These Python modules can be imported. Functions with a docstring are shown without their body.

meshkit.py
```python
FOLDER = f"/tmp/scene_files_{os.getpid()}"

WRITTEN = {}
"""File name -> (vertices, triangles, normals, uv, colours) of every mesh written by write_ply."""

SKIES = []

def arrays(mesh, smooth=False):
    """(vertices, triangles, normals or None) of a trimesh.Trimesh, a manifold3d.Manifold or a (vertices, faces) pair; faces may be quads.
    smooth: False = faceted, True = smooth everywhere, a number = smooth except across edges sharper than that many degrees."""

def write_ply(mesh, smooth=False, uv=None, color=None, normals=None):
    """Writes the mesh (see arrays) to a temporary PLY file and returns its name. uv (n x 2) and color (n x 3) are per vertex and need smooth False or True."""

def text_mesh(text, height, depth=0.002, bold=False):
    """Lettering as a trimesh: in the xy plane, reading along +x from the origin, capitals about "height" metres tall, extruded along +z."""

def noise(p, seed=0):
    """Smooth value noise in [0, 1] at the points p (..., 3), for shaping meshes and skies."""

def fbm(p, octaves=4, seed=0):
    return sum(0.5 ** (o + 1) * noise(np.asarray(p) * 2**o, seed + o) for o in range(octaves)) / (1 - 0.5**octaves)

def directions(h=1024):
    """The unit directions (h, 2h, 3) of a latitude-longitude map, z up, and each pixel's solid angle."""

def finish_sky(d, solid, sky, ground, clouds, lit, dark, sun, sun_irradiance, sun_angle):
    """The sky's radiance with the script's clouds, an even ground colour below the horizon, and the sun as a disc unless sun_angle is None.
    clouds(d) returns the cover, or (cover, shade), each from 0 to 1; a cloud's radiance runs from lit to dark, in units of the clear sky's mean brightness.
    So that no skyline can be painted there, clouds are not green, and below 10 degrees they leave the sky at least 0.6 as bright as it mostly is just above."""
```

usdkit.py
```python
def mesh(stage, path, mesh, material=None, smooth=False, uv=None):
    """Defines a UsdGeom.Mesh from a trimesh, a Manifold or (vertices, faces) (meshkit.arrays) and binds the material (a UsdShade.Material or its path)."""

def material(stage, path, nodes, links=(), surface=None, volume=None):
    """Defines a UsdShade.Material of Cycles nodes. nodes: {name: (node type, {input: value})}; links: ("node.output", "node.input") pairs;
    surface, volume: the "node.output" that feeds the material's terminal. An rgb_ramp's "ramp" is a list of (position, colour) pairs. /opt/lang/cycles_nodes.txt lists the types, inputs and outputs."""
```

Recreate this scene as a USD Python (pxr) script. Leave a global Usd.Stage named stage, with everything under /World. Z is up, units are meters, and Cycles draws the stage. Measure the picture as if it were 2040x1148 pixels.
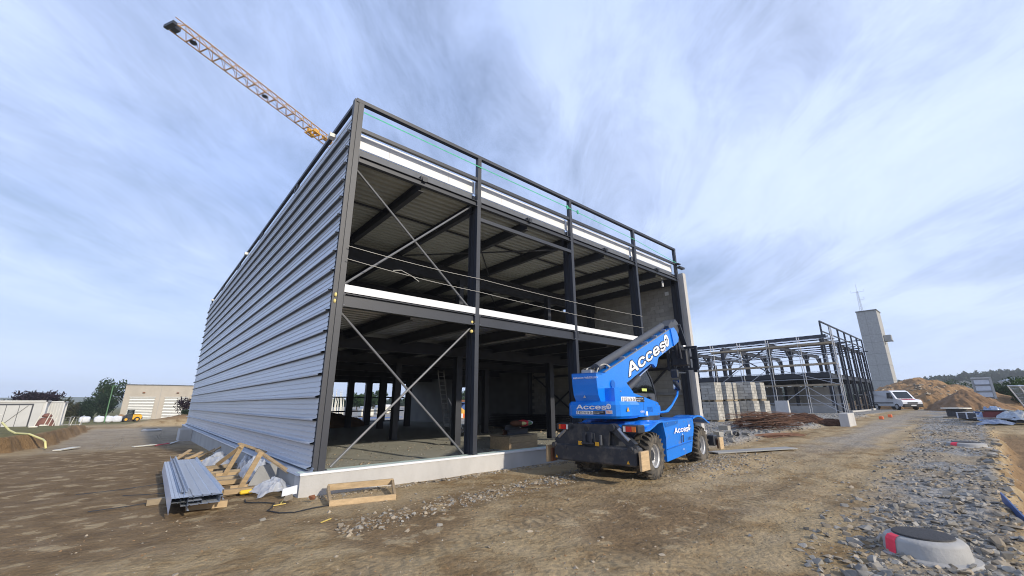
import math, random, numpy as np, trimesh, usdkit, meshkit
from pxr import Usd, UsdGeom, UsdShade, UsdLux, Sdf, Gf, Vt
import shapely.geometry as sg
from shapely.ops import unary_union
PI = math.pi
stage = Usd.Stage.CreateInMemory()
UsdGeom.SetStageUpAxis(stage, UsdGeom.Tokens.z)
UsdGeom.SetStageMetersPerUnit(stage, 1.0)
UsdGeom.Xform.Define(stage, '/World')
random.seed(7)
RNG = np.random.default_rng(7)

# ---------------------------------------------------------------- camera, sky, sun
CAM_R = [[0.75011446, -0.6612835, -0.00569484], [-0.17461894, -0.20636686, 0.96276734], [-0.63783738, -0.72119128, -0.27027139]]
cam = UsdGeom.Camera.Define(stage, '/World/camera')
mat = Gf.Matrix4d(1.0)
for i in range(3):
    mat.SetRow(i, Gf.Vec4d(*CAM_R[i], 0))
mat.SetRow(3, Gf.Vec4d(0, 0, 1.7, 1))
cam.AddTransformOp().Set(mat)
cam.CreateHorizontalApertureAttr(36.0)
cam.CreateVerticalApertureAttr(20.25)
cam.CreateFocalLengthAttr(14.386)
cam.CreateClippingRangeAttr(Gf.Vec2f(0.05, 20000))
cam.CreateExposureAttr(0.27)

SUN = np.array([0.10, -1.0, 0.0]); SUN /= np.linalg.norm(SUN)
ELEV = math.radians(24)
SUN = np.array([SUN[0] * math.cos(ELEV), SUN[1] * math.cos(ELEV), math.sin(ELEV)])
M = usdkit.material
sky_mat = M(stage, '/World/Looks/sky', {
    'sky': ('sky_texture', {'sky_type': 'single_scattering', 'sun_disc': False, 'sun_elevation': ELEV, 'sun_rotation': math.atan2(SUN[0], SUN[1]), 'altitude': 100.0, 'air_density': 1.0, 'aerosol_density': 1.2, 'ozone_density': 1.0}),
    'tc': ('texture_coordinate', {}),
    'sep': ('separate_xyz', {}),
    'zz': ('math', {'math_type': 'maximum', 'value2': 0.0}),
    'zp': ('math', {'math_type': 'add', 'value2': 0.16}),
    'u': ('math', {'math_type': 'divide'}),
    'v': ('math', {'math_type': 'divide'}),
    'uv': ('combine_xyz', {'z': 3.7}),
    'rot': ('mapping', {'mapping_type': 'texture', 'rotation': (0, 0, 0.80), 'scale': (1.35, 0.92, 1.0)}),
    'warp': ('noise_texture', {'scale': 0.55, 'detail': 3.0, 'roughness': 0.5}),
    'wmul': ('mix', {'mix_type': 'linear_light', 'fac': 0.22}),
    'n1': ('noise_texture', {'scale': 0.85, 'detail': 9.0, 'roughness': 0.52, 'distortion': 0.1}),
    'fine': ('mapping', {'mapping_type': 'point', 'scale': (0.9, 1.55, 1.0), 'location': (4.1, 2.2, 0.0)}),
    'n2': ('noise_texture', {'scale': 2.1, 'detail': 12.0, 'roughness': 0.68, 'distortion': 0.5}),
    'mixn': ('mix', {'mix_type': 'mix', 'fac': 0.52}), 'cov': ('math', {'math_type': 'multiply_add', 'value2': 0.30}), 'bwm': ('rgb_to_bw', {}), 'cv2': ('math', {'math_type': 'subtract', 'value2': 0.15}),
    'ramp': ('rgb_ramp', {'ramp': [(0.0, (0.16,) * 3), (0.33, (0.28,) * 3), (0.45, (0.60,) * 3), (0.57, (0.88,) * 3), (0.72, (1,) * 3)]}),
    'cloudcol': ('mix', {'mix_type': 'mix', 'color1': (5.0, 6.6, 10.8), 'color2': (7.6, 9.0, 12.6)}),
    'n3': ('noise_texture', {'scale': 0.7, 'detail': 5.0, 'roughness': 0.5}),
    'rb3': ('rgb_ramp', {'ramp': [(0.35, (0,) * 3), (0.65, (1,) * 3)]}),
    'mix': ('mix', {'mix_type': 'mix'}),
    'horizon': ('map_range', {'from_min': 0.0, 'from_max': 0.22, 'to_min': 0.9, 'to_max': 0.0, 'clamp': True}),
    'hmix': ('mix', {'mix_type': 'mix', 'color2': (6.9, 8.3, 11.0)}),
    'bg': ('background_shader', {'strength': 0.088}),
}, [
    ('tc.generated', 'sep.vector'), ('sep.z', 'zz.value1'), ('zz.value', 'zp.value1'),
    ('sep.x', 'u.value1'), ('zp.value', 'u.value2'), ('sep.y', 'v.value1'), ('zp.value', 'v.value2'),
    ('u.value', 'uv.x'), ('v.value', 'uv.y'), ('uv.vector', 'rot.vector'), ('uv.vector', 'warp.vector'),
    ('rot.vector', 'wmul.color1'), ('warp.color', 'wmul.color2'), ('wmul.color', 'n1.vector'),
    ('wmul.color', 'fine.vector'), ('fine.vector', 'n2.vector'), ('n1.fac', 'mixn.color1'), ('n2.fac', 'mixn.color2'),
    ('mixn.color', 'bwm.color'), ('n3.fac', 'cov.value1'), ('bwm.val', 'cov.value3'), ('cov.value', 'cv2.value1'), ('cv2.value', 'ramp.fac'), ('uv.vector', 'n3.vector'), ('n3.fac', 'rb3.fac'), ('rb3.color', 'cloudcol.fac'),
    ('ramp.color', 'mix.fac'), ('sky.color', 'mix.color1'), ('cloudcol.color', 'mix.color2'),
    ('sep.z', 'horizon.value'), ('horizon.result', 'hmix.fac'), ('mix.color', 'hmix.color1'),
    ('hmix.color', 'bg.color')], surface='bg.background')
dome = UsdLux.DomeLight.Define(stage, '/World/sky')
dome.CreateIntensityAttr(1.0)
UsdShade.MaterialBindingAPI.Apply(dome.GetPrim()).Bind(sky_mat)
dome.GetPrim().SetCustomDataByKey('kind', 'structure')
sun = UsdLux.DistantLight.Define(stage, '/World/sun')
sun.CreateNormalizeAttr(True)
sun.CreateIntensityAttr(0.9)
sun.CreateAngleAttr(1.6)
sun.CreateColorAttr(Gf.Vec3f(1.0, 0.90, 0.75))
zax = Gf.Vec3d(*SUN)
q = Gf.Rotation(Gf.Vec3d(0, 0, 1), zax)
sun.AddTransformOp().Set(Gf.Matrix4d().SetRotate(q))

# ---------------------------------------------------------------- helpers
_used = {}
def numbered(parent, name):
    k = (parent, name); n = _used.get(k, 0); _used[k] = n + 1
    return name if n == 0 else f'{name}_{n:03d}'
def tag(p, label=None, cat=None, group=None, kind=None):
    p = p.GetPrim() if hasattr(p, 'GetPrim') else p
    for k, v in (('label', label), ('category', cat), ('group', group), ('kind', kind)):
        if v: p.SetCustomDataByKey(k, v)
    return p
def thing(name, label=None, cat=None, loc=(0, 0, 0), rz=0.0, group=None, kind=None):
    n = numbered('/World', name)
    x = UsdGeom.Xform.Define(stage, '/World/' + n)
    x.AddTranslateOp().Set(Gf.Vec3d(*map(float, loc)))
    if rz: x.AddRotateZOp().Set(math.degrees(rz))
    return tag(x.GetPrim(), label, cat, group, kind)
def copy_of(src, loc, rz=0.0, label=None, cat=None, group=None, name=None, tilt=None, scale=None):
    n = numbered('/World', name or src.GetName().split('_00')[0])
    x = UsdGeom.Xform.Define(stage, '/World/' + n)
    x.GetPrim().GetReferences().AddInternalReference(src.GetPath())
    x.ClearXformOpOrder()
    for o in list(x.GetPrim().GetProperties()):
        pass
    mt = Gf.Matrix4d().SetScale(Gf.Vec3d(*(scale or (1, 1, 1)))) * Gf.Matrix4d().SetRotate(Gf.Rotation(Gf.Vec3d(0, 0, 1), math.degrees(rz)))
    if tilt: mt = Gf.Matrix4d().SetRotate(Gf.Rotation(Gf.Vec3d(*tilt[0]), tilt[1])) * mt
    mt.SetTranslateOnly(Gf.Vec3d(*map(float, loc)))
    op = x.AddTransformOp(opSuffix='place'); op.Set(mt); x.SetXformOpOrder([op])
    x.GetPrim().SetInstanceable(True)
    was = src.GetCustomData()
    return tag(x.GetPrim(), label or was.get('label'), cat or was.get('category'), group or was.get('group'))
def part(parent, name, mesh, m, smooth=False, label=None, kind=None):
    path = str(parent.GetPath()) if hasattr(parent, 'GetPath') else parent
    n = numbered(path, name)
    if isinstance(mesh, MB): mesh = mesh.mesh()
    p = usdkit.mesh(stage, path + '/' + n, mesh, m, smooth=smooth).GetPrim()
    return tag(p, label, None, None, kind)
def single(name, mesh, m, label, cat, group=None, kind=None, smooth=False):
    return tag(part('/World', name, mesh, m, smooth), label, cat, group, kind)

def ss(a, b, x):
    t = np.clip((np.asarray(x, float) - a) / (b - a), 0, 1); return t * t * (3 - 2 * t)
BOX = trimesh.creation.box()
BV, BF = np.array(BOX.vertices), np.array(BOX.faces)
def frame(d, up=(0, 0, 1)):
    d = np.asarray(d, float); d = d / np.linalg.norm(d); up = np.asarray(up, float)
    if abs(d @ up) > .98: up = np.array([1.0, 0, 0]) if abs(d[0]) < .9 else np.array([0, 1.0, 0])
    s = np.cross(up, d); s /= np.linalg.norm(s); return d, s, np.cross(d, s)
class MB:
    def __init__(s): s.v, s.f, s.n = [], [], 0
    def add(s, v, f):
        v = np.asarray(v, float); f = np.asarray(f, int)
        if f.shape[1] == 4: f = np.vstack([f[:, [0, 1, 2]], f[:, [0, 2, 3]]])
        s.v.append(v); s.f.append(f + s.n); s.n += len(v); return s
    def tm(s, m): return s.add(m.vertices, m.faces)
    def box(s, x0, x1, y0, y1, z0, z1):
        return s.add(BV * [x1 - x0, y1 - y0, z1 - z0] + [(x0 + x1) / 2, (y0 + y1) / 2, (z0 + z1) / 2], BF)
    def cbox(s, x0, x1, y0, y1, z0, z1, c=.02):      # chamfered box
        return s.hull([(x, y, z) for X in ((x0, 1), (x1, -1)) for Y in ((y0, 1), (y1, -1)) for Z in ((z0, 1), (z1, -1)) for x, y, z in
                       ((X[0] + X[1] * c, Y[0], Z[0] + Z[1] * c), (X[0], Y[0] + Y[1] * c, Z[0] + Z[1] * c), (X[0] + X[1] * c, Y[0] + Y[1] * c, Z[0]))])
    def hull(s, pts):
        h = trimesh.convex.convex_hull(np.asarray(pts, float)); return s.add(h.vertices, h.faces)
    def bar(s, a, b, w, h=None, up=(0, 0, 1)):          # box beam from a to b, w sideways, h along up
        a, b = np.asarray(a, float), np.asarray(b, float); h = h or w
        d, sd, u = frame(b - a, up); L = np.linalg.norm(b - a)
        v = BV * [L, w, h]
        return s.add((a + b) / 2 + v[:, :1] * d + v[:, 1:2] * sd + v[:, 2:] * u, BF)
    def ibeam(s, a, b, w, h, t=.02, up=(0, 0, 1)):
        a, b = np.asarray(a, float), np.asarray(b, float); d, sd, u = frame(b - a, up)
        s.bar(a + u * (h / 2 - t / 2), b + u * (h / 2 - t / 2), w, t, up); s.bar(a - u * (h / 2 - t / 2), b - u * (h / 2 - t / 2), w, t, up)
        return s.bar(a, b, t, h - 2 * t - .004, up)
    def tube(s, pts, r, n=8, cap=True):
        pts = [np.asarray(p, float) for p in pts]; R = np.broadcast_to(r, len(pts)); rings = []; up = None
        for i, p in enumerate(pts):
            d = (pts[min(i + 1, len(pts) - 1)] - pts[max(i - 1, 0)])
            d, sd, u = frame(d, (0, 0, 1) if up is None else up); up = u
            a = np.arange(n) * 2 * PI / n
            rings.append(p + R[i] * (np.cos(a)[:, None] * sd + np.sin(a)[:, None] * u))
        v = np.vstack(rings); f = []
        for i in range(len(pts) - 1):
            for k in range(n):
                a, b = i * n + k, i * n + (k + 1) % n
                f += [(a, b, b + n), (a, b + n, a + n)]
        if cap:
            v = np.vstack([v, pts[0], pts[-1]]); c0, c1 = len(v) - 2, len(v) - 1; o = (len(pts) - 1) * n
            for k in range(n): f += [(c0, (k + 1) % n, k), (c1, o + k, o + (k + 1) % n)]
        return s.add(v, f)
    def prism(s, poly, y0, y1, axes='xz', sc=1.0):           # polygon in the plane 'xz','xy','yz' extruded along the third axis
        P = sg.Polygon(poly)
        m = trimesh.creation.extrude_polygon(P, y1 - y0, engine='earcut'); v = np.array(m.vertices)
        if axes == 'xz': v2 = np.c_[v[:, 0], y0 + v[:, 2], v[:, 1]]; f = m.faces[:, ::-1]
        elif axes == 'xy': v2 = np.c_[v[:, 0], v[:, 1], y0 + v[:, 2]]; f = m.faces
        else: v2 = np.c_[y0 + v[:, 2], v[:, 0], v[:, 1]]; f = m.faces
        return s.add(v2, f)
    def sheet(s, prof, y0, y1, axis='y', closed=False):    # open profile [(a,z)] swept along an axis
        P = np.asarray(prof, float); n = len(P)
        def ring(t): return np.c_[P[:, 0], np.full(n, t), P[:, 1]] if axis == 'y' else np.c_[np.full(n, t), P[:, 0], P[:, 1]]
        v = np.vstack([ring(y0), ring(y1)]); f = [(i, i + 1, n + i + 1, n + i) for i in range(n - 1)]
        return s.add(v, f)
    def lathe(s, prof, c=(0, 0, 0), axis='z', n=32):
        m = trimesh.creation.revolve(np.asarray(prof, float), sections=n); v = np.array(m.vertices)
        if axis == 'y': v = v[:, [0, 2, 1]] * [1, 1, 1]; f = m.faces[:, ::-1]
        elif axis == 'x': v = v[:, [2, 0, 1]]; f = m.faces
        else: f = m.faces
        return s.add(v + np.asarray(c, float), f)
    def map(s, fn):
        s.v = [fn(v) for v in s.v]; return s
    def mesh(s): return trimesh.Trimesh(np.vstack(s.v), np.vstack(s.f), process=False)
def rotz(v, a): c, s_ = math.cos(a), math.sin(a); return np.c_[v[:, 0] * c - v[:, 1] * s_, v[:, 0] * s_ + v[:, 1] * c, v[:, 2]]

# ---------------------------------------------------------------- materials
def pm(name, col, rough=.5, metal=0.0, var=.15, scale=6.0, bump=0.0, bscale=40.0, col2=None, coat=0.0, streak=None, spec=None, detail=6.0, isl=0.0, thr=(.3, .7)):
    col = np.asarray(col, float); c2 = np.asarray(col2, float) if col2 is not None else np.clip(col * (1 + var), 0, 1); c1 = col if col2 is not None else col * (1 - var)
    pr = {'roughness': rough, 'metallic': metal, 'coat_weight': coat}
    if spec is not None: pr['specular_ior_level'] = spec
    n = {'g': ('geometry', {}), 'mp': ('mapping', {'mapping_type': 'point', 'scale': streak or (1, 1, 1)}), 'n': ('noise_texture', {'scale': scale, 'detail': detail, 'roughness': .6}),
         'r': ('rgb_ramp', {'ramp': [(thr[0], tuple(c1)), (thr[1], tuple(c2))]}), 'p': ('principled_bsdf', pr)}
    l = [('g.position', 'mp.vector'), ('mp.vector', 'n.vector'), ('n.fac', 'r.fac')]
    src = 'r.color'
    if isl:
        n['is'] = ('map_range', {'from_min': 0.0, 'from_max': 1.0, 'to_min': 1 - isl, 'to_max': 1 + isl}); n['ih'] = ('hsv', {'fac': 1.0})
        n['oi'] = ('object_info', {}); n['ad'] = ('math', {'math_type': 'add'}); n['fr'] = ('math', {'math_type': 'fraction'})
        l += [('g.random_per_island', 'ad.value1'), ('oi.random', 'ad.value2'), ('ad.value', 'fr.value1'), ('fr.value', 'is.value'), ('is.result', 'ih.value'), ('r.color', 'ih.color')]; src = 'ih.color'
    l.append((src, 'p.base_color'))
    if bump:
        n['bn'] = ('noise_texture', {'scale': bscale, 'detail': 5.0, 'roughness': .6}); n['b'] = ('bump', {'strength': min(1.0, bump), 'distance': .02})
        l += [('g.position', 'bn.vector'), ('bn.fac', 'b.height'), ('b.normal', 'p.normal')]
    return M(stage, '/World/Looks/' + name, n, l, surface='p.BSDF')
steel = pm('anthracite_steel', (.024, .028, .038), .48, 0, .12, 2.0)
steel_dk = pm('dark_steel', (.03, .033, .042), .5, 0, .15, 2.0)
galv = pm('galvanised_steel', (.42, .43, .45), .38, .75, .12, 4.0)
alu = pm('aluminium', (.55, .55, .55), .35, .8, .1, 3.0)
clad = pm('grey_cladding', (.46, .50, .56), .36, .3, .07, .9, streak=(1, .2, 2.0), isl=.04)
clad_in = pm('cladding_dark_lip', (.06, .07, .08), .5)
white = pm('white_panel', (.70, .71, .72), .5, 0, .05, 1.0)
deckm = pm('roof_decking', (.40, .42, .39), .6, 0, .06, .8)
conc_mh = pm('manhole_concrete', (.34, .335, .32), .9, 0, .15, 3, .3, 30)
brace_m = pm('dull_galvanised_tube', (.14, .145, .155), .5, .1, .1, 3)
conc_lt = pm('light_concrete', (.45, .44, .42), .85, 0, .13, 1.3, .25, 30, streak=(1, 1, .45))
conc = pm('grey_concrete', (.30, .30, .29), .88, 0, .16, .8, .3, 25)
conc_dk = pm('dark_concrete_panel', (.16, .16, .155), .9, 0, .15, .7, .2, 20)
blockm = pm('concrete_block', (.31, .30, .275), .95, 0, .12, 3.0, .5, 60, isl=.13)
block_lt = pm('pallet_block', (.38, .365, .325), .95, 0, .1, 3.0, .5, 60, isl=.2)
mint = pm('pale_green_membrane', (.50, .60, .53), .7, 0, .06, 2.0)
wood = pm('raw_timber', (.40, .29, .165), .75, 0, .2, 3.0, .2, 30, streak=(1, 6, 6), isl=.15)
wood_gr = pm('weathered_timber', (.30, .24, .16), .85, 0, .2, 3.0, .2, 30, isl=.2)
rust = pm('rusty_steel', (.16, .065, .03), .85, .1, .4, 5.0, .3, 60, isl=.25)
rust_dk = pm('rusty_mesh_steel', (.15, .075, .045), .9, .1, .3, 5.0, isl=.3)
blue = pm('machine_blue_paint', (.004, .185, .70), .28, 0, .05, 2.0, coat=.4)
blue_mud = pm('muddy_blue_paint', (.004, .185, .70), .4, 0, 0, 5.0, col2=(.20, .19, .17), thr=(.58, .86), detail=9.0, coat=.15)
blackd = pm('dusty_black_steel', (.022, .025, .032), .55, 0, 0, 4.0, col2=(.15, .13, .105), thr=(.50, .95), detail=9.0)
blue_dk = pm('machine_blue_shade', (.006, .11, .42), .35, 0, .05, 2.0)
black = pm('black_steel', (.022, .025, .032), .45, 0, .15, 5.0)
blackr = pm('black_rubber', (.02, .02, .021), .7)
char = pm('charcoal_paint', (.06, .065, .075), .5, 0, .1, 5)
tyre = pm('dusty_tyre', (.035, .033, .03), .92, 0, .2, 7.0, .4, 50, col2=(.17, .145, .11), thr=(.35, .75))
rimm = pm('silver_rim', (.50, .50, .50), .4, .5, .12, 6)
chrome = pm('chrome_rod', (.8, .8, .8), .12, 1.0, .02)
redl = pm('red_lamp', (.55, .02, .015), .2, 0, .05, coat=.5)
whl = pm('clear_lamp', (.75, .72, .68), .2, 0, .05, coat=.5)
oranl = pm('orange_lamp', (.7, .18, .03), .25)
decal_w = pm('white_lettering', (.82, .82, .82), .45, 0, .02)
decal_k = pm('black_lettering', (.015, .015, .017), .5, 0, .02)
decal_o = pm('orange_lettering', (.75, .2, .06), .5, 0, .02)
yel = pm('yellow_paint', (.70, .36, .02), .4, 0, .08, 3)
crane_y = pm('crane_yellow', (.36, .20, .065), .5, 0, .12, 3)
spray = pm('red_spray_paint', (.85, .06, .10), .8, 0, .1, 12)
castiron = pm('cast_iron', (.035, .033, .032), .7, 0, .2, 20, .6, 40)
foam = pm('yellow_foam', (.72, .60, .22), .9)
cream = pm('cream_pipe', (.62, .60, .52), .5)
bagm = pm('white_bulk_bag', (.58, .60, .64), .8, 0, .08, 3, .4, 8)
greenp = pm('green_lamp_pole', (.10, .22, .10), .5)
browns = pm('red_brown_cover', (.16, .07, .05), .8, 0, .2, 4)
cabin = pm('grey_white_cabin', (.50, .51, .50), .55, 0, .06, 1)
cabin_dk = pm('cabin_side_grey', (.42, .43, .42), .55, 0, .06, 1)
render_w = pm('beige_render', (.38, .345, .29), .9, 0, .1, .5, streak=(1, 1, .4))
shutter = pm('white_shutter', (.60, .61, .58), .5, 0, .05, 2)
roofgrey = pm('dark_roof_edge', (.09, .10, .12), .6)
hose_y = pm('yellow_hose', (.62, .58, .25), .5)
ropeg = pm('green_strap', (.05, .40, .24), .7)
wirew = pm('pale_wire', (.36, .35, .32), .5)
vanw = pm('white_van_paint', (.74, .76, .80), .3, 0, .02, coat=.4)
vanblk = pm('van_black_trim', (.025, .026, .03), .5)
redw = pm('red_warning_tape', (.60, .03, .05), .5)
orange = pm('orange_plastic', (.75, .16, .05), .6)
bluep = pm('blue_plastic', (.05, .10, .25), .5)
dirtm = pm('brown_soil', (.27, .165, .08), .97, 0, .22, 1.6, .8, 12)
dirt2 = pm('dark_brown_soil', (.20, .12, .062), .97, 0, .2, 1.2, .8, 12)
stone_b = pm('blue_grey_stone', (.235, .22, .192), .93, 0, .25, 4.0, .3, 50, isl=.38)
stone_t = pm('tan_stone', (.27, .225, .165), .95, 0, .2, 4.0, .3, 50, isl=.38)
barkm = pm('tree_bark', (.10, .075, .055), .95, 0, .2, 8, .5, 20)
def glassy(name, tint, mixf=.5):
    return M(stage, '/World/Looks/' + name, {'t': ('transparent_bsdf', {'color': tint}), 'g': ('glossy_bsdf', {'color': (.9, .9, .9), 'roughness': .03}), 'f': ('fresnel', {'IOR': 1.5}), 'm': ('mix_closure', {})},
             [('t.BSDF', 'm.closure1'), ('g.BSDF', 'm.closure2'), ('f.fac', 'm.fac')], surface='m.closure')
cabglass = glassy('tinted_cab_glass', (.38, .42, .43))
vanglass = pm('dark_van_glass', (.02, .025, .03), .08, 0, .02)
def film(name, col, op):
    return M(stage, '/World/Looks/' + name, {'t': ('transparent_bsdf', {'color': (.95, .96, .97)}), 'p': ('principled_bsdf', {'base_color': col, 'roughness': .22}), 'm': ('mix_closure', {'fac': op})},
             [('t.BSDF', 'm.closure1'), ('p.BSDF', 'm.closure2')], surface='m.closure')
plastic = film('milky_plastic_film', (.58, .61, .66), .6)
def leafm(name, c1, c2):
    return M(stage, '/World/Looks/' + name, {'g': ('geometry', {}), 'r': ('rgb_ramp', {'ramp': [(0, c1), (1, c2)]}), 'd': ('principled_bsdf', {'roughness': .6, 'specular_ior_level': .25}), 't': ('translucent_bsdf', {}), 'm': ('mix_closure', {'fac': .25})},
             [('g.random_per_island', 'r.fac'), ('r.color', 'd.base_color'), ('r.color', 't.color'), ('d.BSDF', 'm.closure1'), ('t.BSDF', 'm.closure2')], surface='m.closure')
leaf_green = leafm('green_leaves', (.03, .06, .018), (.10, .16, .05))
leaf_lime = leafm('fresh_green_leaves', (.06, .10, .025), (.17, .24, .07))
leaf_olive = leafm('olive_leaves', (.055, .06, .025), (.13, .125, .055))
leaf_dark = leafm('dark_green_leaves', (.02, .04, .018), (.06, .10, .04))
leaf_purple = leafm('purple_leaves', (.025, .014, .022), (.085, .045, .055))
leaf_far = leafm('far_forest_leaves', (.03, .05, .03), (.085, .105, .06))

# ---------------------------------------------------------------- ground
def zt(x, y):
    return 0.014 * np.clip(x - 12, 0, 48) - 0.0095 * np.clip(y - 9, 0, 130) * (1 - ss(3, 18, x))
def bank(x, y):      # raised grass bank at left, and the dug strip along the right edge
    edge = -2.75 - .9 * ss(33, 26, y) + .22 * (meshkit.fbm(np.c_[np.ravel(y) * .8, np.ravel(x) * 0, np.ravel(x) * 0], 3, 5).reshape(np.shape(x)) - .5) * 2
    front = 27.0 + .55 * (-3.4 - x).clip(-1, 20) * -.2
    ex = .25 * (meshkit.fbm(np.c_[np.ravel(y) * 2.1, np.ravel(x) * 2.1, np.ravel(x) * 0], 3, 15).reshape(np.shape(x)) - .5) * 2
    up = ss(0, .45, edge + ex - x) * ss(0, .3, y - (28.4 + (x + 2.7) * 1.3).clip(26.4, 28.8)) * (.62 - .45 * ss(45, 60, y)) * ss(68, 52, y)
    te = .12 + .012 * (x - 7) + .25 * (meshkit.fbm(np.c_[np.ravel(x) * 1.9, np.ravel(y) * 1.9, np.ravel(x) * 0], 3, 19).reshape(np.shape(x)) - .5) + .4 * (meshkit.fbm(np.c_[np.ravel(x) * .5, np.ravel(x) * 0, np.ravel(x) * 0], 3, 9).reshape(np.shape(x)) - .5)
    down = -.55 * ss(0, .45, te - y) * ss(5.5, 8.5, x) * ss(34, 26, x)
    return up, down
def mounds(x, y):
    q = np.zeros_like(x)
    def bump(cx, cy, rx, ry, h, p=1.0): return h * np.clip(1 - np.sqrt(((x - cx) / rx) ** 2 + ((y - cy) / ry) ** 2), 0, 1) ** p
    q = q + bump(12.8, 5.4, 2.8, 1.0, .16) + bump(10.4, 5.3, 1.6, .7, .10)
    q = q + .14 * ss(6.9, 7.3, y) * ss(17, 19, x) * ss(60, 45, x) * ss(16, 12, y)          # crushed stone platform at right
    q = q + bump(4.3, 62.5, 5.2, 3.2, 1.15, .8)                                              # sand heap at left behind the track
    return q
def gz(x, y):
    x = np.asarray(x, float); y = np.asarray(y, float); xx = np.atleast_1d(x); yy = np.atleast_1d(y)
    u, d = bank(xx, yy); z = zt(xx, yy) + u + d + mounds(xx, yy)
    p = np.c_[xx.ravel(), yy.ravel(), np.zeros(xx.size)]
    near = ss(60, 25, np.hypot(xx, yy))
    n = (meshkit.fbm(p * .7, 5, 3).reshape(xx.shape) - .5) * .045 + (meshkit.fbm(p * 4.3, 3, 4).reshape(xx.shape) - .5) * .022
    rough = ss(1.9, 1.2, yy - .07 * (xx - 9)) * ss(4.5, 5.5, xx) + ss(7.0, 7.6, yy) * ss(16.5, 18, xx)
    n = n + rough * (meshkit.fbm(p * 2.4, 3, 8).reshape(xx.shape) - .5) * .10
    for ty, w in ((3.4, .24), (5.0, .26), (2.4, .2), (6.2, .2)):    # wheel ruts along the road
        dy = yy - ty - .25 * np.sin(xx * .21 + ty) - .02 * xx
        n = n - .014 * np.exp(-(dy / w) ** 2) + .009 * np.exp(-((np.abs(dy) - w * 1.7) / (w * .6)) ** 2)
    z = z + n * near
    return z if x.ndim else float(z[0])
def axis_pts(segs):
    out = []
    for a, b, st in segs: out += list(np.arange(a, b, st))
    return np.array(out)
gx = np.r_[-np.geomspace(2200, 60, 24), np.arange(-55, -14, 3.), np.arange(-14, -5, .35), np.arange(-5, -1.8, .09), np.arange(-1.8, 17, .085), np.arange(17, 48, .3), np.arange(48, 90, 2.5), np.geomspace(92, 2200, 24)]
gy = np.r_[-np.geomspace(2200, 40, 20), np.arange(-36, -4, 2.), np.arange(-4, -.6, .25), np.arange(-.6, 12, .085), np.arange(12, 26, .3), np.arange(26, 30, .12), np.arange(30, 70, .45), np.arange(70, 130, 5.), np.geomspace(135, 2200, 24)]
X, Y = np.meshgrid(gx, gy, indexing='ij')
Z = gz(X, Y)
nx, ny = X.shape
idx = np.arange(nx * ny).reshape(nx, ny)
F = np.stack([idx[:-1, :-1], idx[1:, :-1], idx[1:, 1:], idx[:-1, 1:]], -1).reshape(-1, 4)
P0 = np.c_[X.ravel(), Y.ravel(), Z.ravel()]
nz = lambda s, o, sd: meshkit.fbm(np.c_[X.ravel() * s, Y.ravel() * s, np.zeros(X.size)], o, sd).reshape(X.shape)
wob = (nz(.8, 4, 21) - .5) * 1.6
gravel = ss(.35, -.35, Y - (1.55 + .055 * (X - 7)) + wob * .8) * ss(3.6, 5.2, X + wob) * ss(-.05, .35, Y - (.12 + .012 * (X - 7)) + wob * .2)
gravel = gravel * (.35 + .65 * ss(.36, .55, nz(.7, 4, 33)))
gravel = np.maximum(gravel, ss(6.8, 7.6, Y + wob * .6) * ss(15.5, 17.5, X + wob) * (1 - ss(60, 80, X)))
gravel = np.maximum(gravel, ss(19.5, 20.2, X) * ss(8, 9, Y) * (1 - ss(60, 80, X)))
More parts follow.
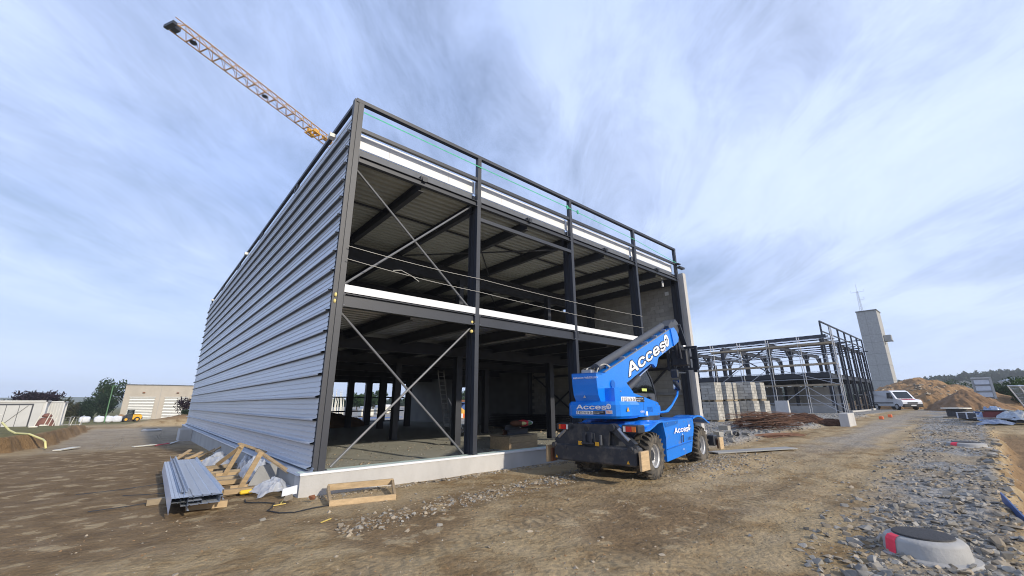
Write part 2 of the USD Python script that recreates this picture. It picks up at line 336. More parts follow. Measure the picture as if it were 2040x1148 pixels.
gravel = np.maximum(gravel, .34 * ss(24, 28, Y + wob) * ss(-3.2, -2.2, X) * (1 - ss(2.6, 4, X)) * (1 - ss(52, 58, Y)))
gravel = np.maximum(gravel, .55 * ss(1.4, .2, np.abs(Y - 3.8 - .02 * X + wob)) * ss(13, 22, X) * (1 - ss(60, 80, X)))
up_, dn_ = bank(X, Y)
slope = np.abs(np.gradient(up_, axis=0)) + np.abs(np.gradient(up_, axis=1))
grass = ss(.15, .5, up_) * (slope < .05) * .9
grass = np.maximum(grass, ss(60, 75, np.hypot(X + 3, Y)) * ss(6, -2, X) * ss(70, 78, Y))
grass = np.maximum(grass, ss(74, 95, X)); grass = np.maximum(grass, ss(1.0, -2.5, Y + wob) * ss(34, 42, X)); grass = np.maximum(grass, ss(8, 40, -X) * .8)
soil = np.clip(slope * 12, 0, 1) + ss(-.1, -.3, dn_) + ss(.5, .9, mounds(X, Y))
zone = np.stack([gravel, grass, np.clip(soil, 0, 1)], -1).reshape(-1, 3)
ground_mat = M(stage, '/World/Looks/site_ground', {
    'g': ('geometry', {}), 'a': ('attribute', {'attribute': 'zone'}), 'sp': ('separate_color', {'color_type': 'rgb'}),
    'mp': ('mapping', {'mapping_type': 'point', 'scale': (1, 1.1, 1)}),
    'n1': ('noise_texture', {'scale': 1.5, 'detail': 10.0, 'roughness': .66, 'distortion': .15}),
    'nbig': ('noise_texture', {'scale': .4, 'detail': 3.0}), 'add': ('math', {'math_type': 'multiply_add', 'value2': .55}),
    'r1': ('rgb_ramp', {'ramp': [(0, (.15, .094, .042)), (.56, (.205, .134, .062)), (.65, (.265, .18, .088)), (.70, (.325, .236, .126)), (.80, (.375, .283, .160)), (1, (.43, .33, .20))]}),
    'n2': ('noise_texture', {'scale': 22.0, 'detail': 6.0, 'roughness': .7}), 'r2': ('rgb_ramp', {'ramp': [(.3, (.72,) * 3), (.7, (1.22,) * 3)]}),
    'm2': ('mix', {'mix_type': 'multiply', 'fac': .8}),
    'vor': ('voronoi_texture', {'scale': 14.0, 'randomness': 1.0}), 'vr': ('rgb_ramp', {'ramp': [(0, (.15, .15, .145)), (.35, (.25, .25, .245)), (.6, (.32, .315, .30)), (.85, (.37, .34, .29)), (1, (.22, .20, .17))]}),
    'vs': ('separate_color', {'color_type': 'rgb'}),
    'ng': ('noise_texture', {'scale': 1.1, 'detail': 8.0, 'roughness': .7}), 'gr': ('rgb_ramp', {'ramp': [(.3, (.085, .085, .03)), (.55, (.15, .14, .055)), (.75, (.22, .17, .085))]}),
    'so': ('rgb_ramp', {'ramp': [(.3, (.165, .107, .055)), (.7, (.285, .188, .10))]}),
    'mg': ('mix', {'mix_type': 'mix'}), 'mgr': ('mix', {'mix_type': 'mix'}), 'mso': ('mix', {'mix_type': 'mix'}),
    'gfac': ('math', {'math_type': 'multiply_add', 'value3': -.25}), 'gn': ('math', {'math_type': 'multiply_add', 'value2': 1.1}), 'gcl': ('clamp', {}),
    'bn': ('noise_texture', {'scale': 9.0, 'detail': 9.0, 'roughness': .72}), 'bsum': ('math', {'math_type': 'multiply_add', 'value2': -.35}), 'b': ('bump', {'strength': .9, 'distance': .06}), 'pr': ('rgb_ramp', {'ramp': [(.68, (0,) * 3), (.74, (1,) * 3)]}), 'prs': ('math', {'math_type': 'multiply_add', 'value2': .28}), 'dpn': ('noise_texture', {'scale': 2.3, 'detail': 5.0, 'roughness': .52, 'distortion': .3}), 'dpr': ('rgb_ramp', {'ramp': [(.30, (.15, .098, .05)), (.50, (.205, .138, .072)), (.585, (.23, .158, .085)), (.602, (.345, .26, .15)), (.75, (.42, .325, .20))]}), 'dpm': ('mix', {'mix_type': 'mix'}), 'dpx': ('mix', {'mix_type': 'multiply', 'fac': .6}), 'ta': ('attribute', {'attribute': 'track'}), 'ts': ('separate_color', {'color_type': 'rgb'}), 'px': ('separate_xyz', {}), 'tk': ('math', {'math_type': 'multiply', 'value2': 34.0}), 'tl': ('math', {'math_type': 'multiply_add', 'value2': 3.2}), 'tsin': ('math', {'math_type': 'sine'}), 'tm': ('math', {'math_type': 'multiply'}), 'tsum': ('math', {'math_type': 'multiply_add', 'value2': .30}),
    'p': ('principled_bsdf', {'roughness': .95, 'specular_ior_level': .2}),
}, [('a.color', 'sp.color'), ('g.position', 'mp.vector'), ('mp.vector', 'n1.vector'), ('g.position', 'nbig.vector'), ('nbig.fac', 'add.value1'), ('n1.fac', 'add.value3'), ('add.value', 'r1.fac'),
    ('g.position', 'n2.vector'), ('n2.fac', 'r2.fac'), ('r1.color', 'm2.color1'), ('r2.color', 'm2.color2'),
    ('g.position', 'vor.vector'), ('vor.color', 'vs.color'), ('vs.r', 'vr.fac'), ('g.position', 'ng.vector'), ('ng.fac', 'gr.fac'), ('ng.fac', 'so.fac'),
    ('sp.r', 'gn.value1'), ('ng.fac', 'gfac.value1'), ('gfac.value', 'gn.value3'), ('gn.value', 'gcl.value'),
    ('gcl.result', 'mg.fac'), ('g.position', 'dpn.vector'), ('dpn.fac', 'dpr.fac'), ('dpr.color', 'dpx.color1'), ('r2.color', 'dpx.color2'), ('ts.b', 'dpm.fac'), ('m2.color', 'dpm.color1'), ('dpx.color', 'dpm.color2'), ('dpm.color', 'mg.color1'), ('vr.color', 'mg.color2'), ('sp.g', 'mgr.fac'), ('mg.color', 'mgr.color1'), ('gr.color', 'mgr.color2'),
    ('sp.b', 'mso.fac'), ('mgr.color', 'mso.color1'), ('so.color', 'mso.color2'), ('mso.color', 'p.base_color'),
    ('g.position', 'bn.vector'), ('vor.distance', 'bsum.value1'), ('bn.fac', 'bsum.value3'), ('add.value', 'pr.fac'), ('pr.color', 'prs.value1'), ('bsum.value', 'prs.value3'), ('ta.color', 'ts.color'), ('g.position', 'px.vector'), ('px.x', 'tk.value1'), ('ts.g', 'tl.value1'), ('tk.value', 'tl.value3'), ('tl.value', 'tsin.value1'), ('tsin.value', 'tm.value1'), ('ts.r', 'tm.value2'), ('tm.value', 'tsum.value1'), ('prs.value', 'tsum.value3'), ('tsum.value', 'b.height'), ('b.normal', 'p.normal')], surface='p.BSDF')
gp = UsdGeom.Xform.Define(stage, '/World/ground').GetPrim(); tag(gp, kind='structure'); _used[('/World', 'ground')] = 1
trk, lat = np.zeros_like(X), np.zeros_like(X)
for ty, w in ((3.4, .24), (5.0, .26), (2.4, .2), (6.2, .2)):
    dy = Y - ty - .25 * np.sin(X * .21 + ty) - .02 * X; m_ = ss(w * 1.3, w * .8, np.abs(dy)) * ss(.42, .6, nz(.45, 3, int(ty * 10))); lat = np.where(m_ > trk, np.abs(dy) / w, lat); trk = np.maximum(trk, m_)
for ty, w in ((.4, .2), (-1.5, .22), (1.6, .2)):      # tracks that run along the left wall
    dx = X - ty - .2 * np.sin(Y * .3 + ty) - .03 * Y; m_ = ss(w * 1.3, w * .8, np.abs(dx)) * ss(.42, .6, nz(.45, 3, 50 + int(ty * 10))) * ss(10, 12, Y); lat = np.where(m_ > trk, np.abs(dx) / w, lat); trk = np.maximum(trk, m_)
damp = ss(2.6, 1.4, X + wob * .5) * ss(6.0, 8.0, Y + wob) * ss(27, 23, Y + wob) * ss(-16, -6, X) * .95
damp = np.maximum(damp, ss(.42, .58, nz(.33, 3, 61)) * ss(8.0, 6.6, Y + wob * .4) * ss(2.2, 3.4, Y) * ss(9, 6.5, X + wob) * .95)
damp = np.maximum(damp, .5 * ss(.5, .62, nz(.4, 3, 62)) * ss(9, 7, Y) * ss(12, 9, X))
gm = usdkit.mesh(stage, '/World/ground/dirt_surface', (P0, F), ground_mat, smooth=True)
UsdGeom.PrimvarsAPI(gm).CreatePrimvar('track', Sdf.ValueTypeNames.Color3fArray, 'vertex').Set(Vt.Vec3fArray.FromNumpy(np.stack([trk, lat, np.clip(damp, 0, 1)], -1).reshape(-1, 3).astype(np.float32)))
UsdGeom.PrimvarsAPI(gm).CreatePrimvar('zone', Sdf.ValueTypeNames.Color3fArray, 'vertex').Set(Vt.Vec3fArray.FromNumpy(zone.astype(np.float32)))

# stones
def stone_mesh(rng, r=1.0, flat=.6, n=11):
    p = rng.normal(size=(n, 3)); p /= np.linalg.norm(p, axis=1)[:, None]; p *= rng.uniform(.75, 1.1, (n, 1)) * [1, rng.uniform(.6, .9), flat]
    return trimesh.convex.convex_hull(p * r)
protos = [stone_mesh(RNG, 1, f) for f in (.4, .5, .6, .55, .7, .45)]
def instancer(parent, name, pts, scl, ms, mats, kind='stuff', yaw_only=False, seed=1):
    path = str(parent.GetPath()) + '/' + numbered(str(parent.GetPath()), name)
    pi = UsdGeom.PointInstancer.Define(stage, path); rel = pi.CreatePrototypesRel()
    for i, (m_, mt_) in enumerate([(a, b) for a in ms for b in mats]):
        pr = usdkit.mesh(stage, f'{path}/kind_{chr(97 + i)}', m_, mt_); rel.AddTarget(pr.GetPath())
    k = len(ms) * len(mats); rng = np.random.default_rng(seed)
    pi.CreateProtoIndicesAttr(Vt.IntArray.FromNumpy(rng.integers(0, k, len(pts)).astype(np.int32)))
    pi.CreatePositionsAttr(Vt.Vec3fArray.FromNumpy(np.asarray(pts, np.float32)))
    s = np.asarray(scl, np.float32); s = np.repeat(s[:, None], 3, 1) if s.ndim == 1 else s
    pi.CreateScalesAttr(Vt.Vec3fArray.FromNumpy(s))
    qs = []
    for i in range(len(pts)):
        a = rng.uniform(0, 2 * PI); t = 0 if yaw_only else rng.normal() * .3
        qq = Gf.Rotation(Gf.Vec3d(0, 0, 1), math.degrees(a)) * Gf.Rotation(Gf.Vec3d(math.cos(a * 3), math.sin(a * 3), 0), math.degrees(t)); Q = qq.GetQuat()
        qs.append(Gf.Quath(float(Q.GetReal()), *[float(c) for c in Q.GetImaginary()]))
    pi.CreateOrientationsAttr(Vt.QuathArray(qs))
    return tag(pi.GetPrim(), kind=kind)
rng = np.random.default_rng(11)
def scatter(n, fn, tries=40):
    out = []
    while len(out) < n:
        p = fn(); 
        if p is not None: out.append(p)
    return np.array(out)
def verge_pt():
    x = 4.2 + 40 * rng.random() ** 2.2; lo, hi = -.1 + .012 * (x - 7) + .2 * rng.normal() * .6, 1.55 + .06 * (x - 7) + .32 * rng.normal()
    if x < 5.6: hi = min(hi, 1.5)
    y = lo + (hi - lo) * rng.random() ** .9
    return (x, y)
pts = scatter(13000, verge_pt); pts = pts[meshkit.fbm(np.c_[pts * .9, 0 * pts[:, 0]], 3, 44) + .25 * rng.random(len(pts)) > .47]; sc = .010 + .065 * rng.random(len(pts)) ** 3.2
zz = gz(pts[:, 0], pts[:, 1])
instancer(gp, 'verge_gravel', np.c_[pts, zz + sc * .15], sc, protos, [stone_b, stone_t])
def plat_pt():
    x = rng.uniform(17, 46); y = rng.uniform(6.9, 12); return (x, y)
pts = scatter(4000, plat_pt); sc = .025 + .07 * rng.random(len(pts)) ** 3
instancer(gp, 'platform_gravel', np.c_[pts, gz(pts[:, 0], pts[:, 1]) + sc * .15], sc, protos[:3], [stone_b], seed=3)
def strip_pt():       # ribbon of stones across the dirt, along the plinth and round the wheels
    k = rng.random()
    if k < .35: x = rng.uniform(2.4, 9); y = 6.75 + .12 * (x - 5) + rng.normal() * .22
    elif k < .6: x = rng.uniform(2.7, 10); y = 8.85 - abs(rng.normal()) * .14
    elif k < .92: x = rng.normal(12.4, 1.5); y = 5.3 + rng.normal() * .45
    else: x = rng.uniform(-1, 14); y = rng.uniform(2, 8)
    return (x, y)
pts = scatter(3600, strip_pt); sc = .012 + .045 * rng.random(len(pts)) ** 3
instancer(gp, 'loose_stones', np.c_[pts, gz(pts[:, 0], pts[:, 1]) + sc * .1], sc, protos, [stone_t, stone_t, stone_b], seed=4)
def crumb_pt(): return (rng.uniform(-3, 14), rng.uniform(1.0, 9.2))
pts = scatter(8000, crumb_pt); pts = pts[pts[:, 1] < 8.9]; sc = .005 + .022 * rng.random(len(pts)) ** 4
instancer(gp, 'soil_crumbs', np.c_[pts, gz(pts[:, 0], pts[:, 1])], sc, protos[:3], [stone_t, dirtm], seed=5)
for k in range(40):
    x, y = rng.uniform(18, 31), 7.1 + abs(rng.normal()) * .7; m_ = stone_mesh(rng, rng.uniform(.10, .26), rng.uniform(.4, .65)); part(gp, 'stone', (rotz(np.array(m_.vertices), rng.uniform(0, 6)) + [x, y, gz(x, y) + .03], m_.faces), stone_b)
for i in range(250):
    if i < 170:
        x = 4.6 + 9.5 * rng.random() ** 1.6; y = rng.uniform(.12, 1.5) + .05 * (x - 7); r = rng.uniform(.05, .125)
        if math.hypot(x - 6.85, y - .85) < .62: continue
    elif i < 205: x = rng.uniform(7, 26); y = .15 + .012 * (x - 7) + rng.normal() * .12; r = rng.uniform(.09, .2)
    elif i < 232: x = rng.uniform(2.8, 9.4); y = 8.8 - rng.random() * .12; r = rng.uniform(.05, .11)
    else: x = rng.normal(12.6, 1.2); y = 5.2 + rng.normal() * .4; r = rng.uniform(.05, .1)
    m_ = stone_mesh(rng, r, rng.uniform(.35, .6)); v = rotz(np.array(m_.vertices), rng.uniform(0, 6.28)); z0 = gz(x, y)
    part(gp, 'stone', (v + [x, y, z0 + r * .12], m_.faces), stone_t if (i >= 205 or rng.random() < .35) else stone_b)

# ---------------------------------------------------------------- gravel floor inside the steel building
fx, fy = np.arange(2.9, 19.25, .16), np.arange(9.36, 37.2, .16)
FX, FY = np.meshgrid(fx, fy, indexing='ij'); pp = np.c_[FX.ravel(), FY.ravel(), 0 * FX.ravel()]
FZ = (.15 + (meshkit.fbm(pp * 1.2, 4, 31) - .5) * .06).reshape(FX.shape)
ii = np.arange(FX.size).reshape(FX.shape); FF = np.stack([ii[:-1, :-1], ii[1:, :-1], ii[1:, 1:], ii[:-1, 1:]], -1).reshape(-1, 4)
floor_m = pm('interior_gravel', (.22, .22, .185), .95, 0, .2, 26.0, 1.0, 22, col2=(.40, .395, .335), detail=4.0)
pts = np.c_[rng.uniform(3.1, 19, 6500), 9.5 + 15 * rng.random(6500) ** 1.5]; sc = .012 + .035 * rng.random(6500) ** 3
part('/World', 'gravel_floor', (np.c_[FX.ravel(), FY.ravel(), FZ.ravel()], FF), floor_m, True, kind='structure')
flr = stage.GetPrimAtPath('/World/gravel_floor')
instancer(gp, 'floor_stones', np.c_[pts, np.full(len(pts), .152)], sc, protos, [stone_b, stone_t], seed=7)

# ---------------------------------------------------------------- main steel building
B = thing('steel_building', 'large two-storey steel-framed building under construction with grey ribbed metal cladding on its left wall', 'building')
CX = [2.97, 6.74, 11.03, 15.33, 19.05]; Y0, YB, ZT = 9.1, 37.0, 9.19
PX = 2.56
# plinth
p = part(B, 'plinth', MB().box(PX, 9.6, 8.97, 9.34, -.5, .385), conc_lt)
part(B, 'plinth', MB().box(9.603, 19.75, 8.97, 9.34, -.5, .385), conc_lt)
for x0, x1 in ((PX - .012, 9.6), (9.603, 19.76)):
    c = part(B, 'coping', MB().box(x0, x1, 8.955, 9.02, .388, .43), white)
    part(c, 'membrane', MB().box(x0 + .03, x1, 9.022, 9.338, .386, .42), mint)
ys = np.linspace(9.342, 37.0, 8)
for a, b in zip(ys[:-1], ys[1:]): part(B, 'plinth', MB().box(PX, 2.93, a + .004, b - .004, -1.2, .385), conc)
part(B, 'sill_flashing', MB().sheet([(2.80, .50), (2.78, .43), (2.545, .405), (2.54, .375)], 9.02, 37.1), clad)
part(B, 'footing_block', MB().box(2.02, 2.552, 29.6, 31.2, -1.0, .40), conc_lt)
# cladding trays
NT = 18; TH = (8.66 - .46) / NT
for k in range(NT):
    z0 = .46 + k * TH
    prof = [(2.79, z0), (2.712, z0 + .004), (2.707, z0 + .032), (2.79, z0 + .055)]
    for r_ in (.27, .50, .74):
        zr = z0 + TH * r_
        prof += [(2.79, zr - .012), (2.776, zr - .006), (2.776, zr + .006), (2.79, zr + .012)]
    prof += [(2.79, z0 + TH)]
    t_ = part(B, 'cladding_tray', MB().sheet(prof, 9.17, 37.15), clad)
    part(t_, 'lip', MB().box(2.728, 2.788, 9.2, 37.1, z0 - .006, z0 - .002), clad_in)
part(B, 'cladding_back', MB().box(2.795, 2.85, 9.2, 37.1, .46, 8.62), steel_dk)
for y, z in ((10.23, 8.58), (22.07, 8.6), (33.99, 8.6)):
    part(B, 'overflow_spout', MB().box(2.60, 2.74, y - .09, y + .09, z - .05, z + .05).box(2.58, 2.60, y - .1, y + .1, z - .06, z + .06), cream)
for y, z in ((9.22, 3.88), (9.2, 4.02)): part(B, 'foam_blob', trimesh.creation.icosphere(1, .05).apply_scale([.6, .8, 1]).apply_translation([2.86, y - .1, z]), foam)
for z in (3.62, 3.88): part(B, 'foam_blob', trimesh.creation.icosphere(1, .05).apply_translation([6.62, 9.2, z]), foam)
# front posts and columns
for i, x in enumerate(CX):
    part(B, 'post', MB().box(x - .065, x + .065, Y0, Y0 + .13, .42, ZT - .1), steel)
    if i not in (0,): part(B, 'column', MB().ibeam((x, Y0 + .27, .16), (x, Y0 + .27, 7.6), .16, .24, .016, up=(0, 1, 0)), steel_dk)
    else: part(B, 'column', MB().ibeam((x + .02, Y0 + .30, .16), (x + .02, Y0 + .30, 7.6), .16, .26, .016, up=(0, 1, 0)), steel_dk)
part(B, 'corner_filler', MB().box(2.80, 2.90, Y0 + .02, Y0 + .16, .44, ZT - .02), steel_dk)
def bays(): return [(CX[i] + .068, CX[i + 1] - .068) for i in range(4)]
part(B, 'top_rail', MB().box(2.84, CX[4] + .08, Y0 - .002, Y0 + .128, ZT - .098, ZT + .002), steel)
for a, b in bays():
    part(B, 'mid_rail', MB().box(a, b, Y0 + .01, Y0 + .10, 8.30, 8.40), steel)
    k = 4; e = np.linspace(a - .05, b + .05, k + 1)
    for j in range(k): part(B, 'upstand_panel', MB().box(e[j] + .004, e[j + 1] - .004, Y0 + .26, Y0 + .30, 7.98, 8.37), white)
    part(B, 'edge_flashing', MB().box(a, b, Y0 + .24, Y0 + .256, 7.955, 7.99), white)
    part(B, 'deck_edge', MB().box(a, b, Y0 + .27, Y0 + .33, 7.66, 7.95), roofgrey)
    part(B, 'eaves_beam', MB().ibeam((a, Y0 + .06, 7.52), (b, Y0 + .06, 7.52), .12, .17, .012), steel)
    m_ = (a + b) / 2; part(B, 'beam_bracket', MB().box(m_ - .1, m_ + .1, Y0 + .0, Y0 + .24, 7.62, 7.72).box(m_ - .06, m_ + .06, Y0 - .03, Y0 + .0, 7.56, 7.68), black)
    part(B, 'floor_beam', MB().ibeam((a, Y0 + .08, 3.94), (b, Y0 + .08, 3.94), .14, .30, .016), steel)
    s_ = np.linspace(a, b, 3)
    for j in range(2): part(B, 'floor_edge_strip', MB().box(s_[j] + .002, s_[j + 1] - .002, Y0 + .0, Y0 + .04, 4.115, 4.29), white)
part(B, 'bay_rail', MB().box(CX[1] + .068, CX[2] - .068, Y0 + .005, Y0 + .10, 6.98, 7.09), steel)
for a, b in (((2.98, 7.44), (6.6, 4.34)), ((6.62, 7.5), (3.04, 4.31)), ((3.04, 3.74), (6.55, .44)), ((6.66, 3.74), (3.2, .45))):
    part(B, 'brace', MB().tube([(a[0], Y0 + .2 + .05 * (a[0] < b[0]), a[1]), (b[0], Y0 + .2 + .05 * (a[0] < b[0]), b[1])], .028, 8), brace_m)
for i, x in enumerate(CX):
    for zc_, hh in ((3.94, .34), (7.52, .20)):
        for s_ in (-1, 1):
            if (i == 0 and s_ < 0) or (i == 4 and s_ > 0): continue
            xx = x + s_ * .074; pl_ = part(B, 'end_plate', MB().box(xx - .006, xx + .006, Y0 - .012, Y0 + .18, zc_ - hh / 2, zc_ + hh / 2), steel_dk)
            bt = MB()
            for dz in (-.35, .35): bt.tube([(xx + s_ * .006, Y0 - .004, zc_ + dz * hh), (xx + s_ * .022, Y0 - .004, zc_ + dz * hh)], .013, 6)
            part(pl_, 'bolts', bt, galv)
    part(B, 'base_plate', MB().box(x - .12, x + .12, Y0 + .02, Y0 + .22, .421, .437), steel_dk)
# left parapet rail
part(B, 'parapet_rail', MB().box(2.84, 2.935, Y0 + .13, 37.1, ZT - .10, ZT), steel)
for y in (14.5, 20.0, 25.6, 31.3, 37.0): part(B, 'parapet_post', MB().box(2.85, 2.93, y - .06, y + .06, 8.5, ZT - .102).box(2.80, 2.85, y - .05, y + .05, 8.45, 8.9), steel)
# roof: deck sheets between rafters, rafters, girders, ties
rx = []
for i in range(4): rx += [CX[i], (CX[i] + CX[i + 1]) / 2]
rx.append(CX[4])
per = .25
for i in range(8):
    for (ya, yb) in ((9.42, 16.0), (16.02, 22.9), (22.92, 29.9), (29.92, 37.0)):
        n_ = int((yb - ya) / per); prof = []
        for k in range(n_):
            y = ya + k * per; prof += [(y, 7.66), (y + .12, 7.66), (y + .145, 7.72), (y + .225, 7.72)]
        prof.append((ya + n_ * per, 7.66))
        part(B, 'roof_sheet', MB().sheet(prof, rx[i] + .01, rx[i + 1] - .01, axis='x'), deckm)
part(B, 'roof_membrane', MB().box(2.86, 19.5, 9.45, 37.0, 7.80, 7.95), roofgrey)
for i, x in enumerate(rx):
    part(B, 'rafter', MB().ibeam((x, 9.26, 7.49), (x, 37, 7.49), .15, .30 if i % 2 else .34, .016), steel_dk)
for y in (14.3, 18.9, 23.5, 28.0, 32.6): part(B, 'girder', MB().ibeam((2.96, y, 6.98), (19.1, y, 6.98), .22, .62, .02), steel_dk)
for y in (11.6, 16.7, 21.2, 25.8): part(B, 'roof_tie', MB().bar((2.97, y, 7.60), (19.1, y, 7.60), .05, .05), steel_dk)
for (a, b) in (((6.8, 9.6), (11, 14)), ((11, 9.6), (6.8, 14)), ((11, 14.5), (15.3, 18.7)), ((15.3, 14.5), (11, 18.7)), ((6.8, 19), (11, 23.3)), ((11, 19), (6.8, 23.3)), ((3, 19), (6.7, 23.3))):
    part(B, 'roof_brace', MB().tube([(a[0], a[1], 7.25), (b[0], b[1], 7.25)], .028, 6), steel_dk)
# first floor
prof = []
for k in range(int(27.4 / .3)):
    y = 9.5 + k * .3; prof += [(y, 4.07), (y + .14, 4.07), (y + .17, 4.12), (y + .27, 4.12)]
fd = part(B, 'floor_deck', MB().sheet(prof, 2.98, 19.15, axis='x'), galv)
part(B, 'floor_slab', MB().box(2.90, 19.15, Y0 + .16, 37.0, 4.13, 4.25), conc)
for x in rx: part(B, 'floor_joist', MB().ibeam((x, 9.42, 3.90), (x, 36.9, 3.90), .15, .32, .014), steel_dk)
for y in (13.7, 18.2, 23.0, 27.5, 32.2): part(B, 'floor_girder', MB().ibeam((2.96, y, 3.68), (19.1, y, 3.68), .2, .42, .02), steel_dk)
# interior columns
for x, y in ((9.3, 13.8), (14.25, 13.5), (8.8, 18.0), (14.25, 18.4), (12.04, 26.64), (11.0, 29.41), (13.2, 31.5), (14.4, 27.5)):
    part(B, 'interior_column', MB().ibeam((x, y, .1), (x, y, 3.5), .26 if y < 20 else .34, .30, .02, up=(0, 1, 0)), steel_dk)
    part(B, 'interior_column', MB().ibeam((x, y, 4.26), (x, y, 6.7), .2, .26, .02, up=(0, 1, 0)), steel_dk)
# back wall
for x in (11.0, 13.6, 15.2, 16.9, 18.3): part(B, 'back_post', MB().box(x - .12, x + .12, 36.7, 37.0, -.2, 3.5), steel_dk)
for x in (5, 8): part(B, 'back_post', MB().box(x - .12, x + .12, 36.7, 37.0, -.2, 3.5), steel_dk)
part(B, 'back_beam', MB().box(2.9, 19.2, 36.72, 37.0, 3.5, 4.05), steel_dk)
for z in (1.02, 2.2): part(B, 'back_rail', MB().box(2.9, 19.0, 37.01, 37.08, z, z + .1), steel_dk)
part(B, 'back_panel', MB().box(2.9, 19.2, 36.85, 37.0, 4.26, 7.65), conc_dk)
part(B, 'back_sill', MB().box(2.9, 19.2, 36.9, 37.2, -.4, .25), conc)
# right wall: block courses
XW = 19.22
def block(y, z, l=.488, h=.192, jit=0.0): return MB().box(XW + jit, XW + .2, y, y + l, z, z + h)
rows_u = [(4.27 + .2 * k) for k in range(17)]; rest = MB(); cnt = 0
for r_, z in enumerate(rows_u):
    for k in range(11):
        y = 9.36 + k * .5 + (.25 if r_ % 2 else 0); jit = float(rng.uniform(0, .008))
        if 9.3 < y < 14.4: part(B, 'block', block(y, z, min(.488, 14.5 - y), .192, jit), blockm); cnt += 1
for r_ in range(19):
    z = .12 + .2 * r_
    for k in range(21):
        y = 9.36 + k * .5 + (.25 if r_ % 2 else 0); jit = float(rng.uniform(0, .008))
        if y > 19.6: continue
        if y < 13.2 and z > .7: part(B, 'block', block(y, z, .488, .192, jit), blockm); cnt += 1
        else: rest.box(XW + jit, XW + .2, y, y + .488, z, z + .192)
part(B, 'further_blocks', rest, blockm, kind='stuff')
part(B, 'block_mortar', MB().box(XW + .016, XW + .19, 9.34, 14.5, 4.26, 7.66).box(XW + .016, XW + .19, 9.34, 19.9, .05, 3.95), conc_dk)
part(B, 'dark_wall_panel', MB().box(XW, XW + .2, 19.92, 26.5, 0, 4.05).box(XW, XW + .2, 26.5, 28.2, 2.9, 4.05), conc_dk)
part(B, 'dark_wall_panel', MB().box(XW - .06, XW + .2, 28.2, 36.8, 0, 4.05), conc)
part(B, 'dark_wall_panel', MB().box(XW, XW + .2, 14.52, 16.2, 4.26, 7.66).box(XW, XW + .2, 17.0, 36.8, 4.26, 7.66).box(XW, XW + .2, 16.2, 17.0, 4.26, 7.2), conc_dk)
part(B, 'wall_column', MB().box(XW - .3, XW - .005, 14.45, 14.8, 4.26, 7.2), steel_dk)
part(B, 'wall_column', MB().box(XW - .2, XW - .005, 19.8, 20.0, .1, 3.6), steel_dk)
for a, b in (((10.0, 3.5), (13.6, .3)), ((13.6, 3.5), (10.0, .3)), ((15, 3.4), (19.6, .3)), ((19.6, 3.4), (15, .3))):
    part(B, 'wall_brace', MB().bar((XW - .08, a[0], a[1]), (XW - .08, b[0], b[1]), .07, .07), steel_dk)
part(B, 'wall_rail', MB().box(XW - .12, XW - .03, 9.3, 15, 2.02, 2.12), galv)
part(B, 'wall_rail', MB().box(XW - .12, XW - .03, 9.3, 19.5, 3.2, 3.32), steel_dk)
part(B, 'end_pier', MB().box(XW + .22, 19.72, 9.02, 9.5, .39, 7.95), conc_lt)
part(B, 'end_pier', MB().box(19.725, 19.95, 9.12, 9.5, -.3, 3.2), conc_lt)
part(B, 'scupper_box', MB().box(19.0, 19.5, 8.9, 9.08, 8.12, 8.2).box(18.95, 19.2, 8.95, 9.09, 8.3, 8.36), black)
part(B, 'hanging_lamp', MB().tube([(18.2, 9.5, 7.55), (18.2, 9.5, 7.35)], .008, 5).tube([(18.2, 9.5, 7.37), (18.2, 9.5, 7.1)], .045, 8), white)
part(B, 'white_vent', MB().box(XW - .03, XW, 9.75, 9.95, 6.9, 7.08), white)
# guard wires and green strap
def sag(a, b, s=.04, n=9): return [np.array(a) * (1 - t) + np.array(b) * t - [0, 0, s * 4 * t * (1 - t)] for t in np.linspace(0, 1, n)]
w = thing('guard_wire', 'upper pale guard wire strung across the open first floor', 'wire')
part(w, 'strand', MB().tube(sag((2.99, 9.0, 5.17), (6.74, 9.05, 5.14)), .008, 5).tube(sag((6.74, 9.05, 5.14), (15.3, 9.02, 5.17), .06), .008, 5), wirew)
w = thing('guard_wire', 'lower pale guard wire with a loose knotted end across the open first floor', 'wire')
part(w, 'strand', MB().tube(sag((2.99, 9.0, 4.86), (6.74, 9.05, 4.75)), .008, 5).tube(sag((6.74, 9.05, 4.75), (15.3, 9.02, 4.68), .06), .008, 5), wirew)
part(w, 'knot', MB().tube([(4.1, 9.0, 4.82), (4.3, 8.98, 4.86), (4.6, 9.0, 4.78), (4.8, 8.97, 4.66)], .009, 5), wirew)
w = thing('green_strap', 'thin green strap stretched along the open roof parapet', 'strap')
part(w, 'strap', MB().bar((3.03, 9.06, 8.82), (6.74, 9.08, 8.78), .006, .03).bar((6.74, 9.08, 8.78), (11.03, 9.08, 8.76), .006, .03).bar((11.03, 9.08, 8.74), (15.33, 9.08, 8.66), .006, .025).bar((15.33, 9.08, 8.66), (19.0, 9.08, 8.4), .006, .025), ropeg)
for x in (10.8, 11.4): part(w, 'knot', trimesh.creation.icosphere(1, .07).apply_scale([.8, .5, 1.3]).apply_translation([x, 9.06, 8.74]), ropeg)

